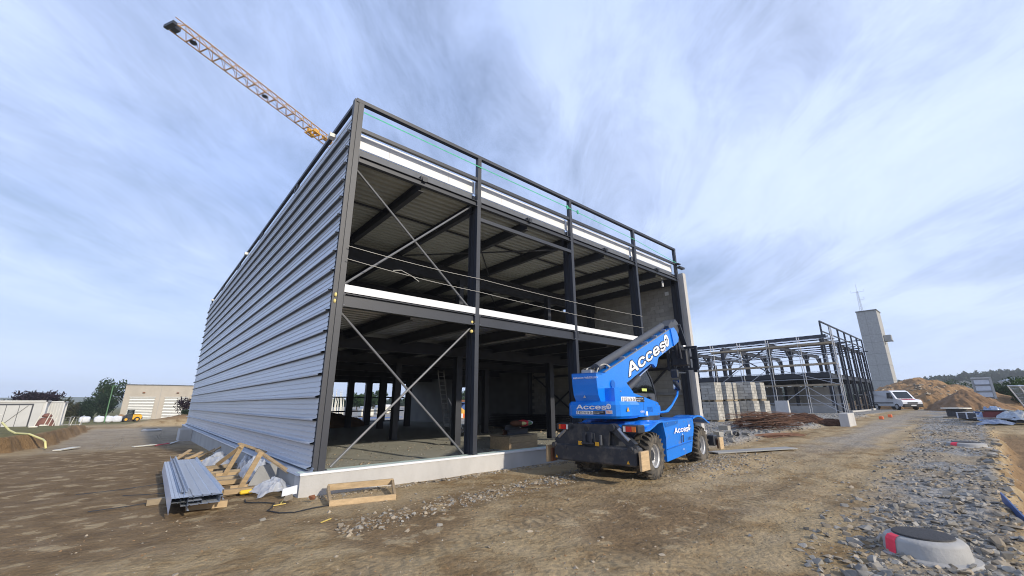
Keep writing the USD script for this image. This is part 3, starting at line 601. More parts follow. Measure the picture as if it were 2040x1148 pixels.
# ---------------------------------------------------------------- lettering
from trimesh.path.polygons import projected
_tp = {}
def text_poly(t, h, bold=True):
    if (t, bold) not in _tp:
        m = meshkit.text_mesh(t, 1.0, .01, bold=bold)
        up = m.face_normals[:, 2] > .9
        _tp[(t, bold)] = unary_union([sg.Polygon(tri[:, :2]).buffer(1e-4) for tri in m.triangles[up]])
    import shapely.affinity as af
    return af.scale(_tp[(t, bold)], h, h, origin=(0, 0))
def polys(g): return [x for x in getattr(g, 'geoms', [g]) if x.geom_type == 'Polygon' and x.area > 1e-7]
def flat(shape, fn, z0=0.0, d=.004):       # a flat shape raised d off a surface; fn maps (u, v, w) to the thing's own space
    mb = MB()
    for g in polys(shape):
        m = trimesh.creation.extrude_polygon(g, d, engine='earcut'); v = np.array(m.vertices); v[:, 2] += z0
        mb.add(fn(v), m.faces)
    return mb
def on_plane(o, u, v):
    o, u, v = (np.asarray(a, float) for a in (o, u, v)); u = u / np.linalg.norm(u); v = v / np.linalg.norm(v); w = np.cross(u, v)
    return lambda q: o + q[:, :1] * u + q[:, 1:2] * v + q[:, 2:] * w
import shapely.affinity as af
def rect(w, h, x=0, y=0): return sg.box(x, y, x + w, y + h)
def logo(parent, fn, h, z=0.0, outline=True, wide=2.0):      # the hire firm's word mark with its round emblem
    t = text_poly('Acces', h, True); t = af.scale(t, wide, 1, origin=(0, 0)); W = t.bounds[2]
    cx, cy, r = W + h * .62, h * .62, h * .62
    ring = sg.Point(cx, cy).buffer(r, 16)
    bars = unary_union([sg.box(cx - r * .62, cy + r * .15, cx + r * .05, cy + r * .38), sg.box(cx - r * .4, cy - r * .6, cx - r * .16, cy + r * .2), sg.box(cx + r * .12, cy - r * .75, cx + r * .34, cy + r * .6), sg.box(cx + r * .3, cy - r * .1, cx + r * .7, cy + r * .12)])
    if outline: part(parent, 'lettering_outline', flat(unary_union([t.buffer(h * .09), ring.buffer(h * .07)]).simplify(h * .008), fn, z, .003), decal_k)
    part(parent, 'lettering', flat(t.simplify(h * .004), fn, z + .0035, .003), decal_w)
    part(parent, 'emblem', flat(ring.difference(bars), fn, z + .0035, .003), decal_w)
    sm = text_poly('INDUSTRIE', h * .17, False)
    part(parent, 'lettering', flat(af.translate(sm, W - sm.bounds[2] - h * .05, -h * .24), fn, z + .0035, .003), decal_w)

# ---------------------------------------------------------------- telehandler
TX, TY, TR = 10.66, 6.58, math.radians(7.0)
T = thing('telehandler', 'blue rotating telehandler with dark rear stabiliser and raised boom parked before the steel building', 'telehandler', (TX, TY, .0), TR)
def lug_tyre():
    mb = MB(); R0, W = .435, .185
    mb.lathe([(.255, -W * .93), (.33, -W), (.41, -W * .98), (R0, -W * .80), (R0 + .004, 0), (R0, W * .80), (.41, W * .98), (.33, W), (.255, W * .93), (.255, -W * .93)], axis='y', n=44)
    for k in range(22):
        for sgn in (-1, 1):
            a0 = (k + (.5 if sgn > 0 else 0)) * 2 * PI / 22; pts = []
            for yy, da, r0, r1 in ((.01 * sgn, 0, R0 - .02, .487), (.13 * sgn, .15, R0 - .03, .487), (.187 * sgn, .22, .38, .465)):
                for dd in (-.062, .062):
                    for r in (r0, r1):
                        a = a0 + da + dd * (1 if r == r0 else .72); pts.append((r * math.cos(a), yy, r * math.sin(a)))
            mb.hull(pts[:8]); mb.hull(pts[4:])
    return mb.mesh()
TYRE = lug_tyre()
def wheel(x, y, side, parent):
    w_ = part(parent, 'wheel', (np.array(TYRE.vertices) * [1.06, 1.05, 1.06] + [x, y, .505], TYRE.faces), tyre)
    s = side; c = (x, y, .505)
    rim = MB().lathe([(.262, .175 * s), (.262, .150 * s), (.235, .135 * s), (.225, .06 * s), (.16, .04 * s), (.15, .02 * s), (.15, .0), (.255, -.05 * s), (.262, .175 * s)], c=c, axis='y', n=36)
    part(w_, 'rim', rim, rimm, 40)
    part(w_, 'hub', MB().lathe([(0, .10 * s), (.10, .10 * s), (.125, .07 * s), (.145, .045 * s), (.15, 0), (0, 0)], c=c, axis='y', n=20), black, 40)
    nb = MB()
    for k in range(10):
        a = k * 2 * PI / 10; nb.tube([(x + .185 * math.cos(a), y + .03 * s, .505 + .185 * math.sin(a)), (x + .185 * math.cos(a), y + .075 * s, .505 + .185 * math.sin(a))], .015, 6)
    part(w_, 'wheel_nuts', nb, rimm)
for x in (-1.6, 1.70):
    for y, s in ((-.80, -1), (.80, 1)): wheel(x, y, s, T)
part(T, 'chassis', MB().cbox(-2.1, 2.1, -.42, .42, .52, 1.0, .03).cbox(-.95, .95, -.5, .5, .42, 1.2, .03), black)
for x in (-1.6, 1.70): part(T, 'axle', MB().tube([(x, -.66, .505), (x, .66, .505)], .11, 10).cbox(x - .18, x + .18, -.2, .2, .35, .66, .05), black)
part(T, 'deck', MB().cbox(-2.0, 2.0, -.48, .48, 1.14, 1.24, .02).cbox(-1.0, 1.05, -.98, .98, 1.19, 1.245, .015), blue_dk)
for s in (-1, 1):
    yo, yi = (1.0 * s, .46 * s); a, b = min(yo, yi), max(yo, yi)
    # side engine pannier with slanted rear edge and turned-in bottom
    prof = [(-1.08, 1.24), (1.06, 1.265), (1.09, 1.0), (.93, .38), (-.80, .29), (-.86, .50), (-.90, .85)]
    pan = MB().prism(prof, a, b)
    def bend(v, s=s):
        v = v.copy(); o = np.abs(v[:, 1]) > .9; t = np.clip((v[:, 2] - .33) / .9, 0, 1); v[o, 1] -= s * (.09 * (1 - t[o]) ** 1.5); return v
    pn = part(T, 'pannier', pan.map(bend), blue_mud)
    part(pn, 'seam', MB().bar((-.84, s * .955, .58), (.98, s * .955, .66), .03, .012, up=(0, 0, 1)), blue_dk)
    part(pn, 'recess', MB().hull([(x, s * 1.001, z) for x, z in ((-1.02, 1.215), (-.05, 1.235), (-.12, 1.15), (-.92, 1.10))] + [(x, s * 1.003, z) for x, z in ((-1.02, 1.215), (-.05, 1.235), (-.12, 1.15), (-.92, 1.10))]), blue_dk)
    # mudguards
    def guard(path, th=.045):
        P = np.array(path, float); mb = MB()
        up = P + [0, th]; poly = list(map(tuple, P)) + list(map(tuple, up[::-1]))
        mb.prism(poly, a - (.02 if s < 0 else -.02), b); return mb
    part(T, 'mudguard', guard([(-1.04, 1.21), (-1.2, 1.225), (-1.42, 1.20), (-1.66, 1.125), (-1.9, 1.065), (-2.2, 1.055), (-2.5, 1.08), (-2.6, 1.12)]), blue)
    part(T, 'mudguard', MB().cbox(-2.55, -1.5, min(.35 * s, .9 * s), max(.35 * s, .9 * s), 1.13, 1.2, .02), blue)
    part(T, 'mudguard', guard([(1.02, 1.23), (1.2, 1.265), (1.45, 1.285), (1.75, 1.26), (2.0, 1.19), (2.28, 1.09), (2.42, 1.06)]), blue)
    part(T, 'headlamp', MB().cbox(2.16, 2.34, min(.62 * s, .9 * s), max(.62 * s, .9 * s), 1.14, 1.25, .03), black)
    # rear lamp clusters
    y0 = (.76 if s < 0 else .58) * s; lam = part(T, 'tail_lamp', MB().cbox(-2.76, -2.45, min(y0, y0 + .40 * s), max(y0, y0 + .40 * s), 1.06, 1.22, .02), black)
    L = (.04, .13, .23, .31)
    if s < 0: cs = ((whl, .045, .10), (redl, .105, .24), (oranl, .245, .33))
    else: cs = ((whl, .045, .10), (redl, .105, .26), (oranl, .265, .31))
    for mt_, u0, u1 in cs:
        part(lam, 'lens', MB().box(-2.775, -2.755, min(y0 + u0 * s, y0 + u1 * s), max(y0 + u0 * s, y0 + u1 * s), 1.085, 1.195), mt_)
# lettering on the near pannier (face towards -y)
fn = on_plane((.02, -.992, .97), (1, 0, .03), (0, -.05, 1))
logo(T, on_plane((-.42, -1.003, .93), (1, 0, .02), (0, -.055, 1)), .125, 0.0, False)
part(T, 'lettering', flat(text_poly('VTH 2', .085, False), on_plane((.52, -1.0, .70), (1, 0, .03), (0, -.1, 1)), 0, .004), decal_k)
arrow = unary_union([rect(.07, .15, 0, 0), sg.Polygon([(-.025, .15), (.095, .15), (.035, .19)])])
part(T, 'pictogram', flat(arrow, on_plane((.12, -.995, .68), (1, 0, .03), (0, -.1, 1)), 0, .004), decal_k)
part(T, 'pictogram', flat(sg.Polygon([(0, 0), (.05, 0), (.025, .045)]), on_plane((.13, -1.0, .86), (1, 0, .03), (0, -.1, 1)), 0, .004), decal_w)
part(T, 'pictogram', flat(sg.Polygon([(0, 0), (.05, 0), (.025, .045)]), on_plane((.13, -.97, .50), (1, 0, .03), (0, -.12, 1)), .02, .004), decal_w)
# rear stabiliser frame
ST = part(T, 'stabiliser_frame', MB().cbox(-2.86, -2.5, -1.10, 1.0, .40, .76, .03)
     .prism([(-1.10, .74), (1.0, .74), (1.0, .80), (.86, .86), (.68, .90), (.52, 1.18), (.42, 1.22), (-.50, 1.22), (-.44, .78), (-1.10, .79)], -2.80, -2.72, axes='yz')
     .cbox(-2.66, -2.1, -.5, .5, .6, 1.05, .03), blackd)
for s in (-1, 1):
    part(T, 'stabiliser_leg', MB().bar((-2.66, s * .52, 1.17), (-2.68, s * 1.0, .78), .16, .15, up=(1, 0, 0)).tube([(-2.80, s * .52, 1.16), (-2.56, s * .52, 1.16)], .08, 12).tube([(-2.89, s * .98, .74), (-2.5, s * .98, .74)], .055, 10), blackd)
    part(T, 'stabiliser_ram', MB().tube([(-2.70, s * .66, 1.13), (-2.74, s * .92, .90)], .045, 8), galv)
    part(T, 'stabiliser_foot', MB().cbox(-2.78, -2.56, min(1.11 * s, 1.155 * s), max(1.11 * s, 1.155 * s), .34, .64, .01), rust)
    pd_ = part(T, 'foot_board', MB().cbox(-2.88, -2.50, min(1.165 * s, 1.225 * s), max(1.165 * s, 1.225 * s), .33, .71, .008), wood)
    part(T, 'foot_board', MB().cbox(2.52, 2.88, min(1.16 * s, 1.22 * s), max(1.16 * s, 1.22 * s), .32, .66, .008), wood)
    part(T, 'stabiliser_foot', MB().cbox(2.58, 2.82, min(1.10 * s, 1.155 * s), max(1.10 * s, 1.155 * s), .34, .6, .01), rust)
part(T, 'front_stabiliser', MB().cbox(2.45, 2.78, -1.09, 1.09, .42, .72, .03).cbox(2.05, 2.5, -.4, .4, .55, 1.0, .03), black)
part(T, 'tow_hitch', MB().box(-2.84, -2.803, -.12, .2, .84, 1.03).box(-2.90, -2.842, -.08, -.02, .82, 1.04).box(-2.90, -2.842, .08, .14, .82, 1.04).box(-2.92, -2.842, -.12, .18, .80, .83), steel)
part(T, 'hitch_pin', MB().tube([(-2.87, -.3, .79), (-2.87, -.3, 1.0)], .03, 8), char)
part(T, 'cable_grommet', MB().tube([(-2.79, .1, 1.12), (-2.82, .1, 1.12)], .06, 14), blackr)
for y in (.24, -.2): part(T, 'warning_plate', MB().box(-2.875, -2.868, y - .05, y + .05, .765, .85), yel)
for y in (.95, -.88): part(T, 'warning_triangle', flat(sg.Polygon([(0, 0), (.07, 0), (.035, .065)]), on_plane((-2.863, y, .45), (0, -1, 0), (0, 0, 1)), 0, .004), yel)
# turret
part(T, 'slewing_ring', MB().lathe([(0, 1.24), (.62, 1.24), (.62, 1.36), (0, 1.36)], c=(-.4, 0, 0), n=36), black)
cwp = [(-2.72, .58), (-2.78, .50), (-2.78, -.56), (-2.76, -.66), (-2.68, -.74), (-2.3, -.80), (-1.75, -.76), (-1.75, .76), (-2.5, .76)]
CW = MB()
pts = []
for z, ins in ((1.34, .07), (1.40, .0), (1.64, .0), (1.72, .05)):
    P = sg.Polygon(cwp).buffer(-ins, join_style=2) if ins else sg.Polygon(cwp)
    pts += [(x, y, z) for x, y in list(P.exterior.coords)[:-1]]
part(T, 'counterweight', CW.hull(pts), blue)
part(T, 'turret_body', MB().prism([(-2.3, 1.35), (-.06, 1.345), (.0, 1.52), (-.08, 1.69), (-.9, 1.82), (-2.30, 2.04), (-2.5, 2.02), (-2.5, 1.66)], -.52, -.275)
     .cbox(-2.2, .6, -.3, .75, 1.36, 1.62, .03), blue)
# tower that carries the boom pivot
tw = [(-2.86, 2.35), (-2.84, 2.10), (-2.80, 1.86), (-2.70, 1.70), (-1.3, 1.70), (-1.0, 1.95), (-1.55, 2.30), (-2.0, 2.38)]
part(T, 'boom_tower', MB().prism(tw, -.27, -.19).prism(tw, .32, .40).prism([(-2.86, 2.35), (-2.84, 2.10), (-2.80, 1.86), (-2.70, 1.70), (-2.64, 1.70), (-2.74, 1.88), (-2.78, 2.10), (-2.80, 2.352)], -.19, .32), blue)
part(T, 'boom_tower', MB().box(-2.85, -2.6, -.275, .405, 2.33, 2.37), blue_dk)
# boom
ang = math.radians(20.0); ca, sa = math.cos(ang), math.sin(ang); SX, SZ = -2.42, 2.075
def bm(s, t, y): return np.array([SX + s * ca - t * sa, y, SZ + s * sa + t * ca])     # s along the boom, t above its axis
def bprism(mb, poly, y0, y1):
    k = MB().prism(poly, y0, y1); return mb.add(np.vstack([[SX + v[0] * ca - v[2] * sa, v[1], SZ + v[0] * sa + v[2] * ca] for v in np.vstack(k.v)]), np.vstack(k.f))
mb = MB(); bprism(mb, [(-.1, -.16), (.25, -.27), (5.02, -.265), (5.1, -.2), (5.1, .2), (5.02, .27), (.1, .29), (-.12, .2)], -.265, .26); part(T, 'boom', mb, blue)
mb = MB(); bprism(mb, [(4.82, -.27), (5.28, -.24), (5.40, -.12), (5.34, .10), (5.18, .27), (4.86, .30)], -.30, .30); part(T, 'boom_collar', mb, blue)
mb = MB(); bprism(mb, [(2.75, -.26), (3.55, -.26), (3.42, -.32), (3.22, -.46), (3.12, -.48), (3.02, -.36)], -.24, -.16); part(T, 'ram_bracket', mb, blue)
mb = MB(); bprism(mb, [(.12, .292), (5.0, .272), (5.0, .287), (.12, .308)], -.262, -.20); part(T, 'boom_edge_strip', mb, galv)
for s in (1.3, 2.1, 2.9, 3.7, 4.5): 
    mb = MB(); bprism(mb, [(s, .28), (s + .05, .28), (s + .05, .35), (s, .35)], -.25, -.05); part(T, 'hose_clamp', mb, galv)
part(T, 'boom_hose_tube', MB().tube([bm(.15, .41, -.02), bm(4.85, .42, -.02)], .105, 14).tube([bm(.3, .36, .18), bm(4.7, .37, .18)], .06, 10), char, 40)
part(T, 'lift_ram', MB().tube([(-1.75, -.05, 1.66), tuple(bm(2.2, -.50, -.05))], .085, 14), char, 40)
part(T, 'lift_ram', MB().tube([tuple(bm(2.1, -.50, -.05)), tuple(bm(3.15, -.42, -.05))], .045, 12), chrome, 40)
part(T, 'boom_pivot', MB().tube([(-2.12, -.30, 2.12), (-2.12, .54, 2.12)], .10, 16), blue_dk, 40)
# head, quick hitch and forks
mb = MB(); bprism(mb, [(5.1, .0), (5.5, -.14), (5.85, .0), (5.95, .25), (5.75, .45), (5.5, .38), (5.35, .46), (5.0, .38)], -.2, .2); part(T, 'boom_head', mb, char)
H0 = bm(5.75, .16, 0)
part(T, 'boom_head', MB().bar(H0 + [.02, 0, .02], H0 + [.75, 0, -.95], .26, .24, up=(0, 1, 0)).bar(H0 + [.10, -.17, .10], H0 + [.55, -.17, -.55], .06, .22, up=(0, 1, 0)).bar(H0 + [.10, .17, .10], H0 + [.55, .17, -.55], .06, .22, up=(0, 1, 0)), black)
part(T, 'tilt_ram', MB().tube([H0 + [-.05, 0, -.12], H0 + [.42, 0, -.98]], .07, 10).tube([H0 + [.2, -.1, -.4], H0 + [.35, -.1, -1.05]], .04, 8), steel_dk)
C0 = H0 + [.70, 0, -.98]
CA = MB()
for y in (-.5, .5): CA.box(C0[0] + .0, C0[0] + .08, y - .04, y + .04, C0[2] - .42, C0[2] + .38)
for z in (-.40, -.02, .34): CA.box(C0[0] + .001, C0[0] + .07, -.52, .52, C0[2] + z - .04, C0[2] + z + .04)
for y in (-.25, 0, .25): CA.box(C0[0] + .012, C0[0] + .05, y - .02, y + .02, C0[2] - .36, C0[2] + .30)
CA.cbox(C0[0] - .25, C0[0] - .01, -.28, .28, C0[2] - .30, C0[2] + .25, .04)
part(T, 'fork_carriage', CA, black)
for y in (-.38, .38):
    part(T, 'fork', MB().box(C0[0] + .082, C0[0] + .13, y - .06, y + .06, C0[2] - .46, C0[2] + .3).prism([(C0[0] + .082, C0[2] - .52), (C0[0] + .082, C0[2] - .46), (C0[0] + 1.15, C0[2] - .43), (C0[0] + 1.22, C0[2] - .45), (C0[0] + 1.1, C0[2] - .475)], y - .06, y + .06), black)
# cab on the far side of the boom
cabp = [(-.35, 1.62), (1.75, 1.40), (1.82, 1.75), (1.76, 2.05), (1.58, 2.4), (1.3, 2.68), (.9, 2.86), (-.25, 2.88), (-.38, 2.4)]
for y0, y1 in ((.30, .34), (1.0, 1.04)):
    P = sg.Polygon(cabp); part(T, 'cab_frame', flat(P.difference(P.buffer(-.06)), lambda v, y0=y0: np.c_[v[:, 0], y0 + .04 - v[:, 2], v[:, 1]], 0, .04), black)
    part(T, 'cab_window', flat(P.buffer(-.05).difference(sg.box(-2, 1, 2, 1.96)), lambda v, y0=y0: np.c_[v[:, 0], y0 + .03 - v[:, 2], v[:, 1]], 0, .01), cabglass)
    part(T, 'cab_panel', flat(P.buffer(-.05).intersection(sg.box(-2, 1, 2, 1.955)), lambda v, y0=y0: np.c_[v[:, 0], y0 + .035 - v[:, 2], v[:, 1]], 0, .02), char)
part(T, 'cab_roof', MB().box(-.3, .9, .30, 1.04, 2.87, 2.92), black)
part(T, 'cab_back', MB().box(-.4, -.36, .34, 1.0, 1.6, 2.4), char)
part(T, 'seat', MB().cbox(.2, .7, .45, .9, 1.55, 1.85, .04).cbox(.1, .24, .45, .9, 1.8, 2.4, .04), blackr)
part(T, 'cab_sticker', MB().box(.75, 1.10, .285, .292, 2.02, 2.10), pm('lime_sticker', (.55, .62, .15), .5))
part(T, 'grab_handle', MB().tube([(-.04, -.4, 1.62), (.12, -.4, 1.62), (.14, -.4, 1.58), (.12, -.4, 1.53), (-.02, -.4, 1.53)], .016, 6), white)
ma = part(T, 'mirror_arm', MB().tube([(-.05, -.45, 1.42), (.45, -.55, 1.45), (.72, -.58, 1.60), (1.16, -.60, 1.88), (1.24, -.60, 2.02)], .030, 8).hull([(.2, -.52, 1.40), (.62, -.58, 1.54), (.8, -.60, 1.68), (.2, -.50, 1.40), (.62, -.56, 1.52), (.8, -.58, 1.66)]), blue, 40)
part(ma, 'mirror', MB().cbox(1.17, 1.25, -.72, -.50, 2.03, 2.34, .025), black)
part(ma, 'mirror', MB().cbox(1.08, 1.16, -.72, -.50, 2.39, 2.63, .025), black)
part(ma, 'mirror_glass', MB().box(1.162, 1.169, -.70, -.52, 2.06, 2.31), pm('mirror_glass', (.6, .65, .7), .05, 1.0, .02))
# hoses behind the tower
for k in range(5):
    y = .34 - .10 * k; r0 = .13 + .022 * k
    part(T, 'hydraulic_hose', MB().tube([(-2.74 + .06 * k, y, 2.30)] + [(-2.38 - r0 * math.cos(t) * 1.3 + .05 * k, y - .05 * t, 2.38 + r0 * math.sin(t) * 1.05) for t in np.linspace(.1, 2.7, 9)] + [tuple(bm(.45, .40, y - .1))], .017, 6), (blackr, wirew, blackr, blackr, wirew)[k], 40)
part(T, 'valve_block', MB().cbox(-2.6, -2.3, .0, .3, 2.37, 2.47, .02), galv)
# lettering on turret and boom
logo(T, lambda q: np.vstack([bm(1.22 + v[0], -.165 + v[1], -.266 - v[2]) for v in q]), .31, 0.0, True, 2.35)
rear = lambda y, z, x=-2.783: on_plane((x, y, z), (0, -1, 0), (0, 0, 1))
logo(T, rear(.36, 1.55), .095, 0, False, 2.1)
def phone(fn, w, h):
    part(T, 'number_plate', flat(rect(w * .6, h), fn, 0, .003), decal_w); part(T, 'number_plate', flat(rect(w * .4, h, w * .601), fn, 0, .003), decal_k)
    t = text_poly('0 825 06 06 06', 1.0); sc_ = min(w * .55 / t.bounds[2], h * .62); part(T, 'lettering', flat(af.translate(af.scale(t, sc_, sc_ * 1.25, origin=(0, 0)), w * .02, h * .2), fn, .0035, .002), decal_k)
    for i_, s_ in enumerate(('Service 0,15 € / min', '+ prix appel')):
        t = text_poly(s_, 1.0, False); sc_ = min(w * .36 / t.bounds[2], h * .25); part(T, 'lettering', flat(af.translate(af.scale(t, sc_, sc_, origin=(0, 0)), w * .62, h * (.58 - .40 * i_)), fn, .0035, .002), decal_w)
phone(rear(.36, 1.435), .76, .075)
fn = rear(-.36, 1.435)
part(T, 'number_plate', flat(rect(.16, .075), rear(-.42, 1.45, -2.782), 0, .003), decal_w)
t = text_poly('20862', .05); part(T, 'lettering', flat(af.scale(t, .14 / t.bounds[2], 1, origin=(0, 0)), rear(-.43, 1.463, -2.782), .0035, .002), decal_o)
t = text_poly('www.acces-industrie.com', .05, False); part(T, 'lettering', flat(af.scale(t, .66 / t.bounds[2], 1.0, origin=(0, 0)), rear(.36, 2.24, -2.862), .0, .004), decal_w)
part(T, 'warning_triangle', flat(sg.Polygon([(0, 0), (.07, 0), (.035, .065)]), rear(.12, 1.80, -2.83), 0, .004), galv)
side = lambda x, z, y=-.522: on_plane((x, y, z), (1, 0, 0), (0, 0, 1))
phone(side(-2.2, 1.70), 1.25, .125)
t = text_poly('acces-industrie', .05, False); part(T, 'lettering', flat(af.scale(t, .5 / t.bounds[2], 1, origin=(0, 0)), side(-1.5, 1.45), 0, .003), decal_w)
part(T, 'number_plate', flat(rect(.1, .1), side(-.9, 1.37), 0, .003), decal_w)
part(T, 'warning_triangle', flat(sg.Polygon([(0, 0), (.10, 0), (.05, .095)]), on_plane((-2.5, -.79, 1.5), (1, -.15, 0), (0, 0, 1)), 0, .006), yel)

# ---------------------------------------------------------------- second steel frame and its scaffold
D = thing('unclad_building', 'distant open two-storey steel frame without cladding behind the scaffold', 'building frame')
DX = [48.25, 51.75, 55.3, 58.4, 61.75, 64.9, 68.1]; DY = [9.75, 14.4, 19.0, 23.6, 28.2]
for x in DX:
    part(D, 'post', MB().box(x - .07, x + .07, 9.52, 9.66, .3, 9.1), steel)
    part(D, 'column', MB().ibeam((x, 9.80, .3), (x, 9.80, 7.6), .16, .2, .03, up=(0, 1, 0)), steel_dk)
part(D, 'top_rail', MB().box(48.18, 68.2, 9.52, 9.65, 9.1, 9.22), steel)
part(D, 'mid_rail', MB().box(48.2, 68.17, 9.53, 9.62, 8.14, 8.24), steel)
for z in (4.95, 6.3): part(D, 'side_rail', MB().box(51.9, 68.0, 9.68, 9.74, z, z + .06), steel)
for z in (1.2, 2.3): part(D, 'side_rail', MB().box(57, 68.0, 9.68, 9.76, z, z + .10), steel)
part(D, 'parapet_return', MB().box(68.04, 68.14, 9.66, 14, 9.1, 9.2).box(68.04, 68.14, 9.66, 14, 8.15, 8.23), steel)
part(D, 'floor_beam', MB().ibeam((48.1, 9.75, 4.05), (68.2, 9.75, 4.05), .2, .42, .03), steel)
for x in DX[::2]:
    part(D, 'floor_beam', MB().ibeam((x, 9.9, 4.0), (x, 29, 4.0), .2, .45, .03), steel_dk)
part(D, 'floor_beam', MB().box(48.08, 48.16, 9.66, 29, 3.86, 4.32), steel)
part(D, 'floor_deck', MB().box(48.2, 68, 10, 29, 4.18, 4.28), steel_dk)
for y in DY[1:]:
    for x in (48.25, 55.3, 61.75, 68.1):
        part(D, 'column', MB().ibeam((x, y, .2), (x, y, 7.3), .24, .36, .03, up=(0, 1, 0)), steel_dk)
    part(D, 'rafter', MB().ibeam((48.2, y, 7.35), (68.1, y, 7.35), .16, .36, .03), steel_dk)
    for x, s in ((48.25, 1), (55.3, -1), (55.3, 1), (61.75, -1), (61.75, 1), (68.1, -1)):
        part(D, 'haunch', MB().bar((x + s * .15, y, 6.35), (x + s * 1.5, y, 7.22), .14, .2), steel_dk)
part(D, 'rafter', MB().ibeam((48.2, 9.85, 7.45), (68.1, 9.85, 7.45), .16, .3, .03), steel_dk)
for k in range(9):
    x = 48.5 + k * 2.45; part(D, 'purlin', MB().box(x - .04, x + .04, 9.2, 29, 7.64, 7.76), steel_dk)
part(D, 'eaves_beam', MB().box(48.06, 48.2, 9.3, 29, 7.55, 7.86), steel)
for a, b in (((14.5, 4.4), (18.9, 7.2)), ((18.9, 4.4), (14.5, 7.2)), ((19.2, .5), (23.4, 3.8)), ((14.4, 3.8), (18.9, .5))):
    part(D, 'brace', MB().bar((48.6, a[0], a[1]), (48.6, b[0], b[1]), .1, .1), steel_dk)
part(D, 'plinth', MB().box(47.6, 47.9, 9.6, 16.6, .2, 1.28), conc)
part(D, 'plinth', MB().box(52, 61.5, 9.2, 9.45, .4, .78), conc_lt)
part(D, 'plinth', MB().box(62.8, 66, 9.2, 9.45, .5, .85), conc_lt)
for y0, y1 in ((17.2, 19), (20.4, 22.6), (14, 16.6)): part(D, 'inner_wall', MB().box(60, 60.2, y0, y1, .2, 3.4), conc)
part(D, 'inner_wall', MB().box(57, 57.2, 10.4, 13.6, .2, 3.2), conc_lt)
part(D, 'wall_stub', MB().box(37.9, 39.6, 11.2, 11.5, .2, 1.75).box(37.9, 38.2, 10.6, 11.197, .2, 1.75), conc_lt)
S = thing('scaffold', 'grey tube scaffold with timber decks in front of the distant steel frame', 'scaffold')
SY = [8.6, 11.3, 14.0, 16.7, 19.5, 22.2, 25.0]
for y in SY:
    for x in (46.4, 47.1): part(S, 'standard', MB().tube([(x, y, .35), (x, y, 7.65 if y > 8.7 else 8.3)], .035, 6), galv)
for z, x0 in ((6.78, 8.6), (4.92, 8.6), (3.05, 8.6)):
    for a, b in zip(SY[:-1], SY[1:]):
        if z > 6 and a > 17: continue
        part(S, 'deck', MB().box(46.42, 47.08, a + .02, b - .02, z, z + .05), wood_gr)
        part(S, 'toe_board', MB().box(46.36, 46.39, a + .02, b - .02, z, z + .16), wood_gr)
for z in (7.3, 5.9, 5.45, 4.3, 3.65, 2.2, 1.45):
    for a, b in zip(SY[:-1], SY[1:]):
        if z < 2.5 and a > 14.5: continue
        part(S, 'guard_rail', MB().tube([(46.38, a, z), (46.38, b, z)], .026, 6), galv)
for a, b, z0, z1 in ((11.3, 8.6, 3.1, 1.0), (14.0, 8.6, 4.9, 3.1), (11.3, 8.6, 2.2, .5), (19.5, 16.7, 3.1, 4.9), (14.0, 11.3, 1.0, 2.9), (16.7, 14, 3.0, 4.9)):
    part(S, 'diagonal', MB().tube([(46.33, a, z0), (46.33, b, z1)], .028, 6), galv)
for y in (8.7, 9.3):
    part(S, 'ladder_stile', MB().tube([(46.2, y, .4), (46.9, y, 5.9)], .025, 6), galv)

# ---------------------------------------------------------------- pallets of blocks
def make_pallet(label, layers=6, nx_=5, ny_=2):
    t = thing('block_pallet', label, 'block pallet', (0, 0, 0), group=None)
    for y in (.06, .45, .84): part(t, 'pallet_bearer', MB().box(-.02, 1.02, y, y + .1, 0, .09), wood_gr)
    part(t, 'pallet_board', MB().box(-.03, 1.03, .0, 1.0, .092, .115), wood_gr)
    r = random.Random(5)
    for l in range(layers):
        z = .118 + l * .195
        if l % 3 != 1:
            for i in range(nx_):
                for j in range(ny_):
                    part(t, 'block', MB().box(i * .2 + .008 + r.uniform(0, .014), i * .2 + .190, j * .5 + .008 + r.uniform(0, .01), j * .5 + .482 + r.uniform(0, .012), z + .005, z + .187), block_lt)
        else:
            for i in range(nx_):
                for (a, b) in ((.004, .246), (.254, .744), (.752, .996)):
                    part(t, 'block', MB().box(i * .2 + .008 + r.uniform(0, .014), i * .2 + .190, a + .004, b - .006, z + .005, z + .187), block_lt)
    return t
def gzt(x, y): return float(gz(np.array([x]), np.array([y]))[0])
pal = [(29.3, 12.35, 0), (30.75, 12.2, 0), (31.95, 12.15, 0), (32.6, 11.2, 0), (34.1, 11.0, 0)]
labs = ['pallet of grey blocks at bottom left of the stack, half behind the telehandler wheel', 'narrow lit pallet of blocks second from left in the bottom row', 'pallet of blocks third from left in the bottom row beside a shaded gap',
        'pallet of blocks in the bottom row with the widest dark face', 'broken pallet of blocks at the right end of the bottom row by the rusty bars']
labt = ['upper left pallet of grey blocks beside the pale end pier', 'upper pallet of blocks second from left with a dark face', 'upper pallet of blocks set back in shadow in the middle', 'upper pallet of blocks with a wide dark face right of the gap', 'upper right pallet of blocks at the end of the stack']
P1 = None
for k, (x, y, a) in enumerate(pal):
    z = gzt(x, y) + .02
    for lv in (0, 1):
        if lv and k == 4: xx, yy = x - .12, y + .05
        else: xx, yy = x + .05 * lv, y + .03 * lv
        lab = labt[k] if lv else labs[k]
        if P1 is None:
            P1 = make_pallet(lab); P1.GetAttribute('xformOp:translate').Set(Gf.Vec3d(xx, yy, z)); tag(P1, group='stacked pallets of blocks')
        else: copy_of(P1, (xx, yy, z + lv * 1.30), .02 * (k - 2) * (1 if lv else -1), lab, group='stacked pallets of blocks', name='block_pallet')
def blk(x, y, z, a, lab, n='loose_block'):
    v = rotz(np.array(MB().box(-.25, .25, -.1, .1, 0, .19).mesh().vertices), a) + [x, y, z]
    return single(n, (v, BF), block_lt, lab, 'block')
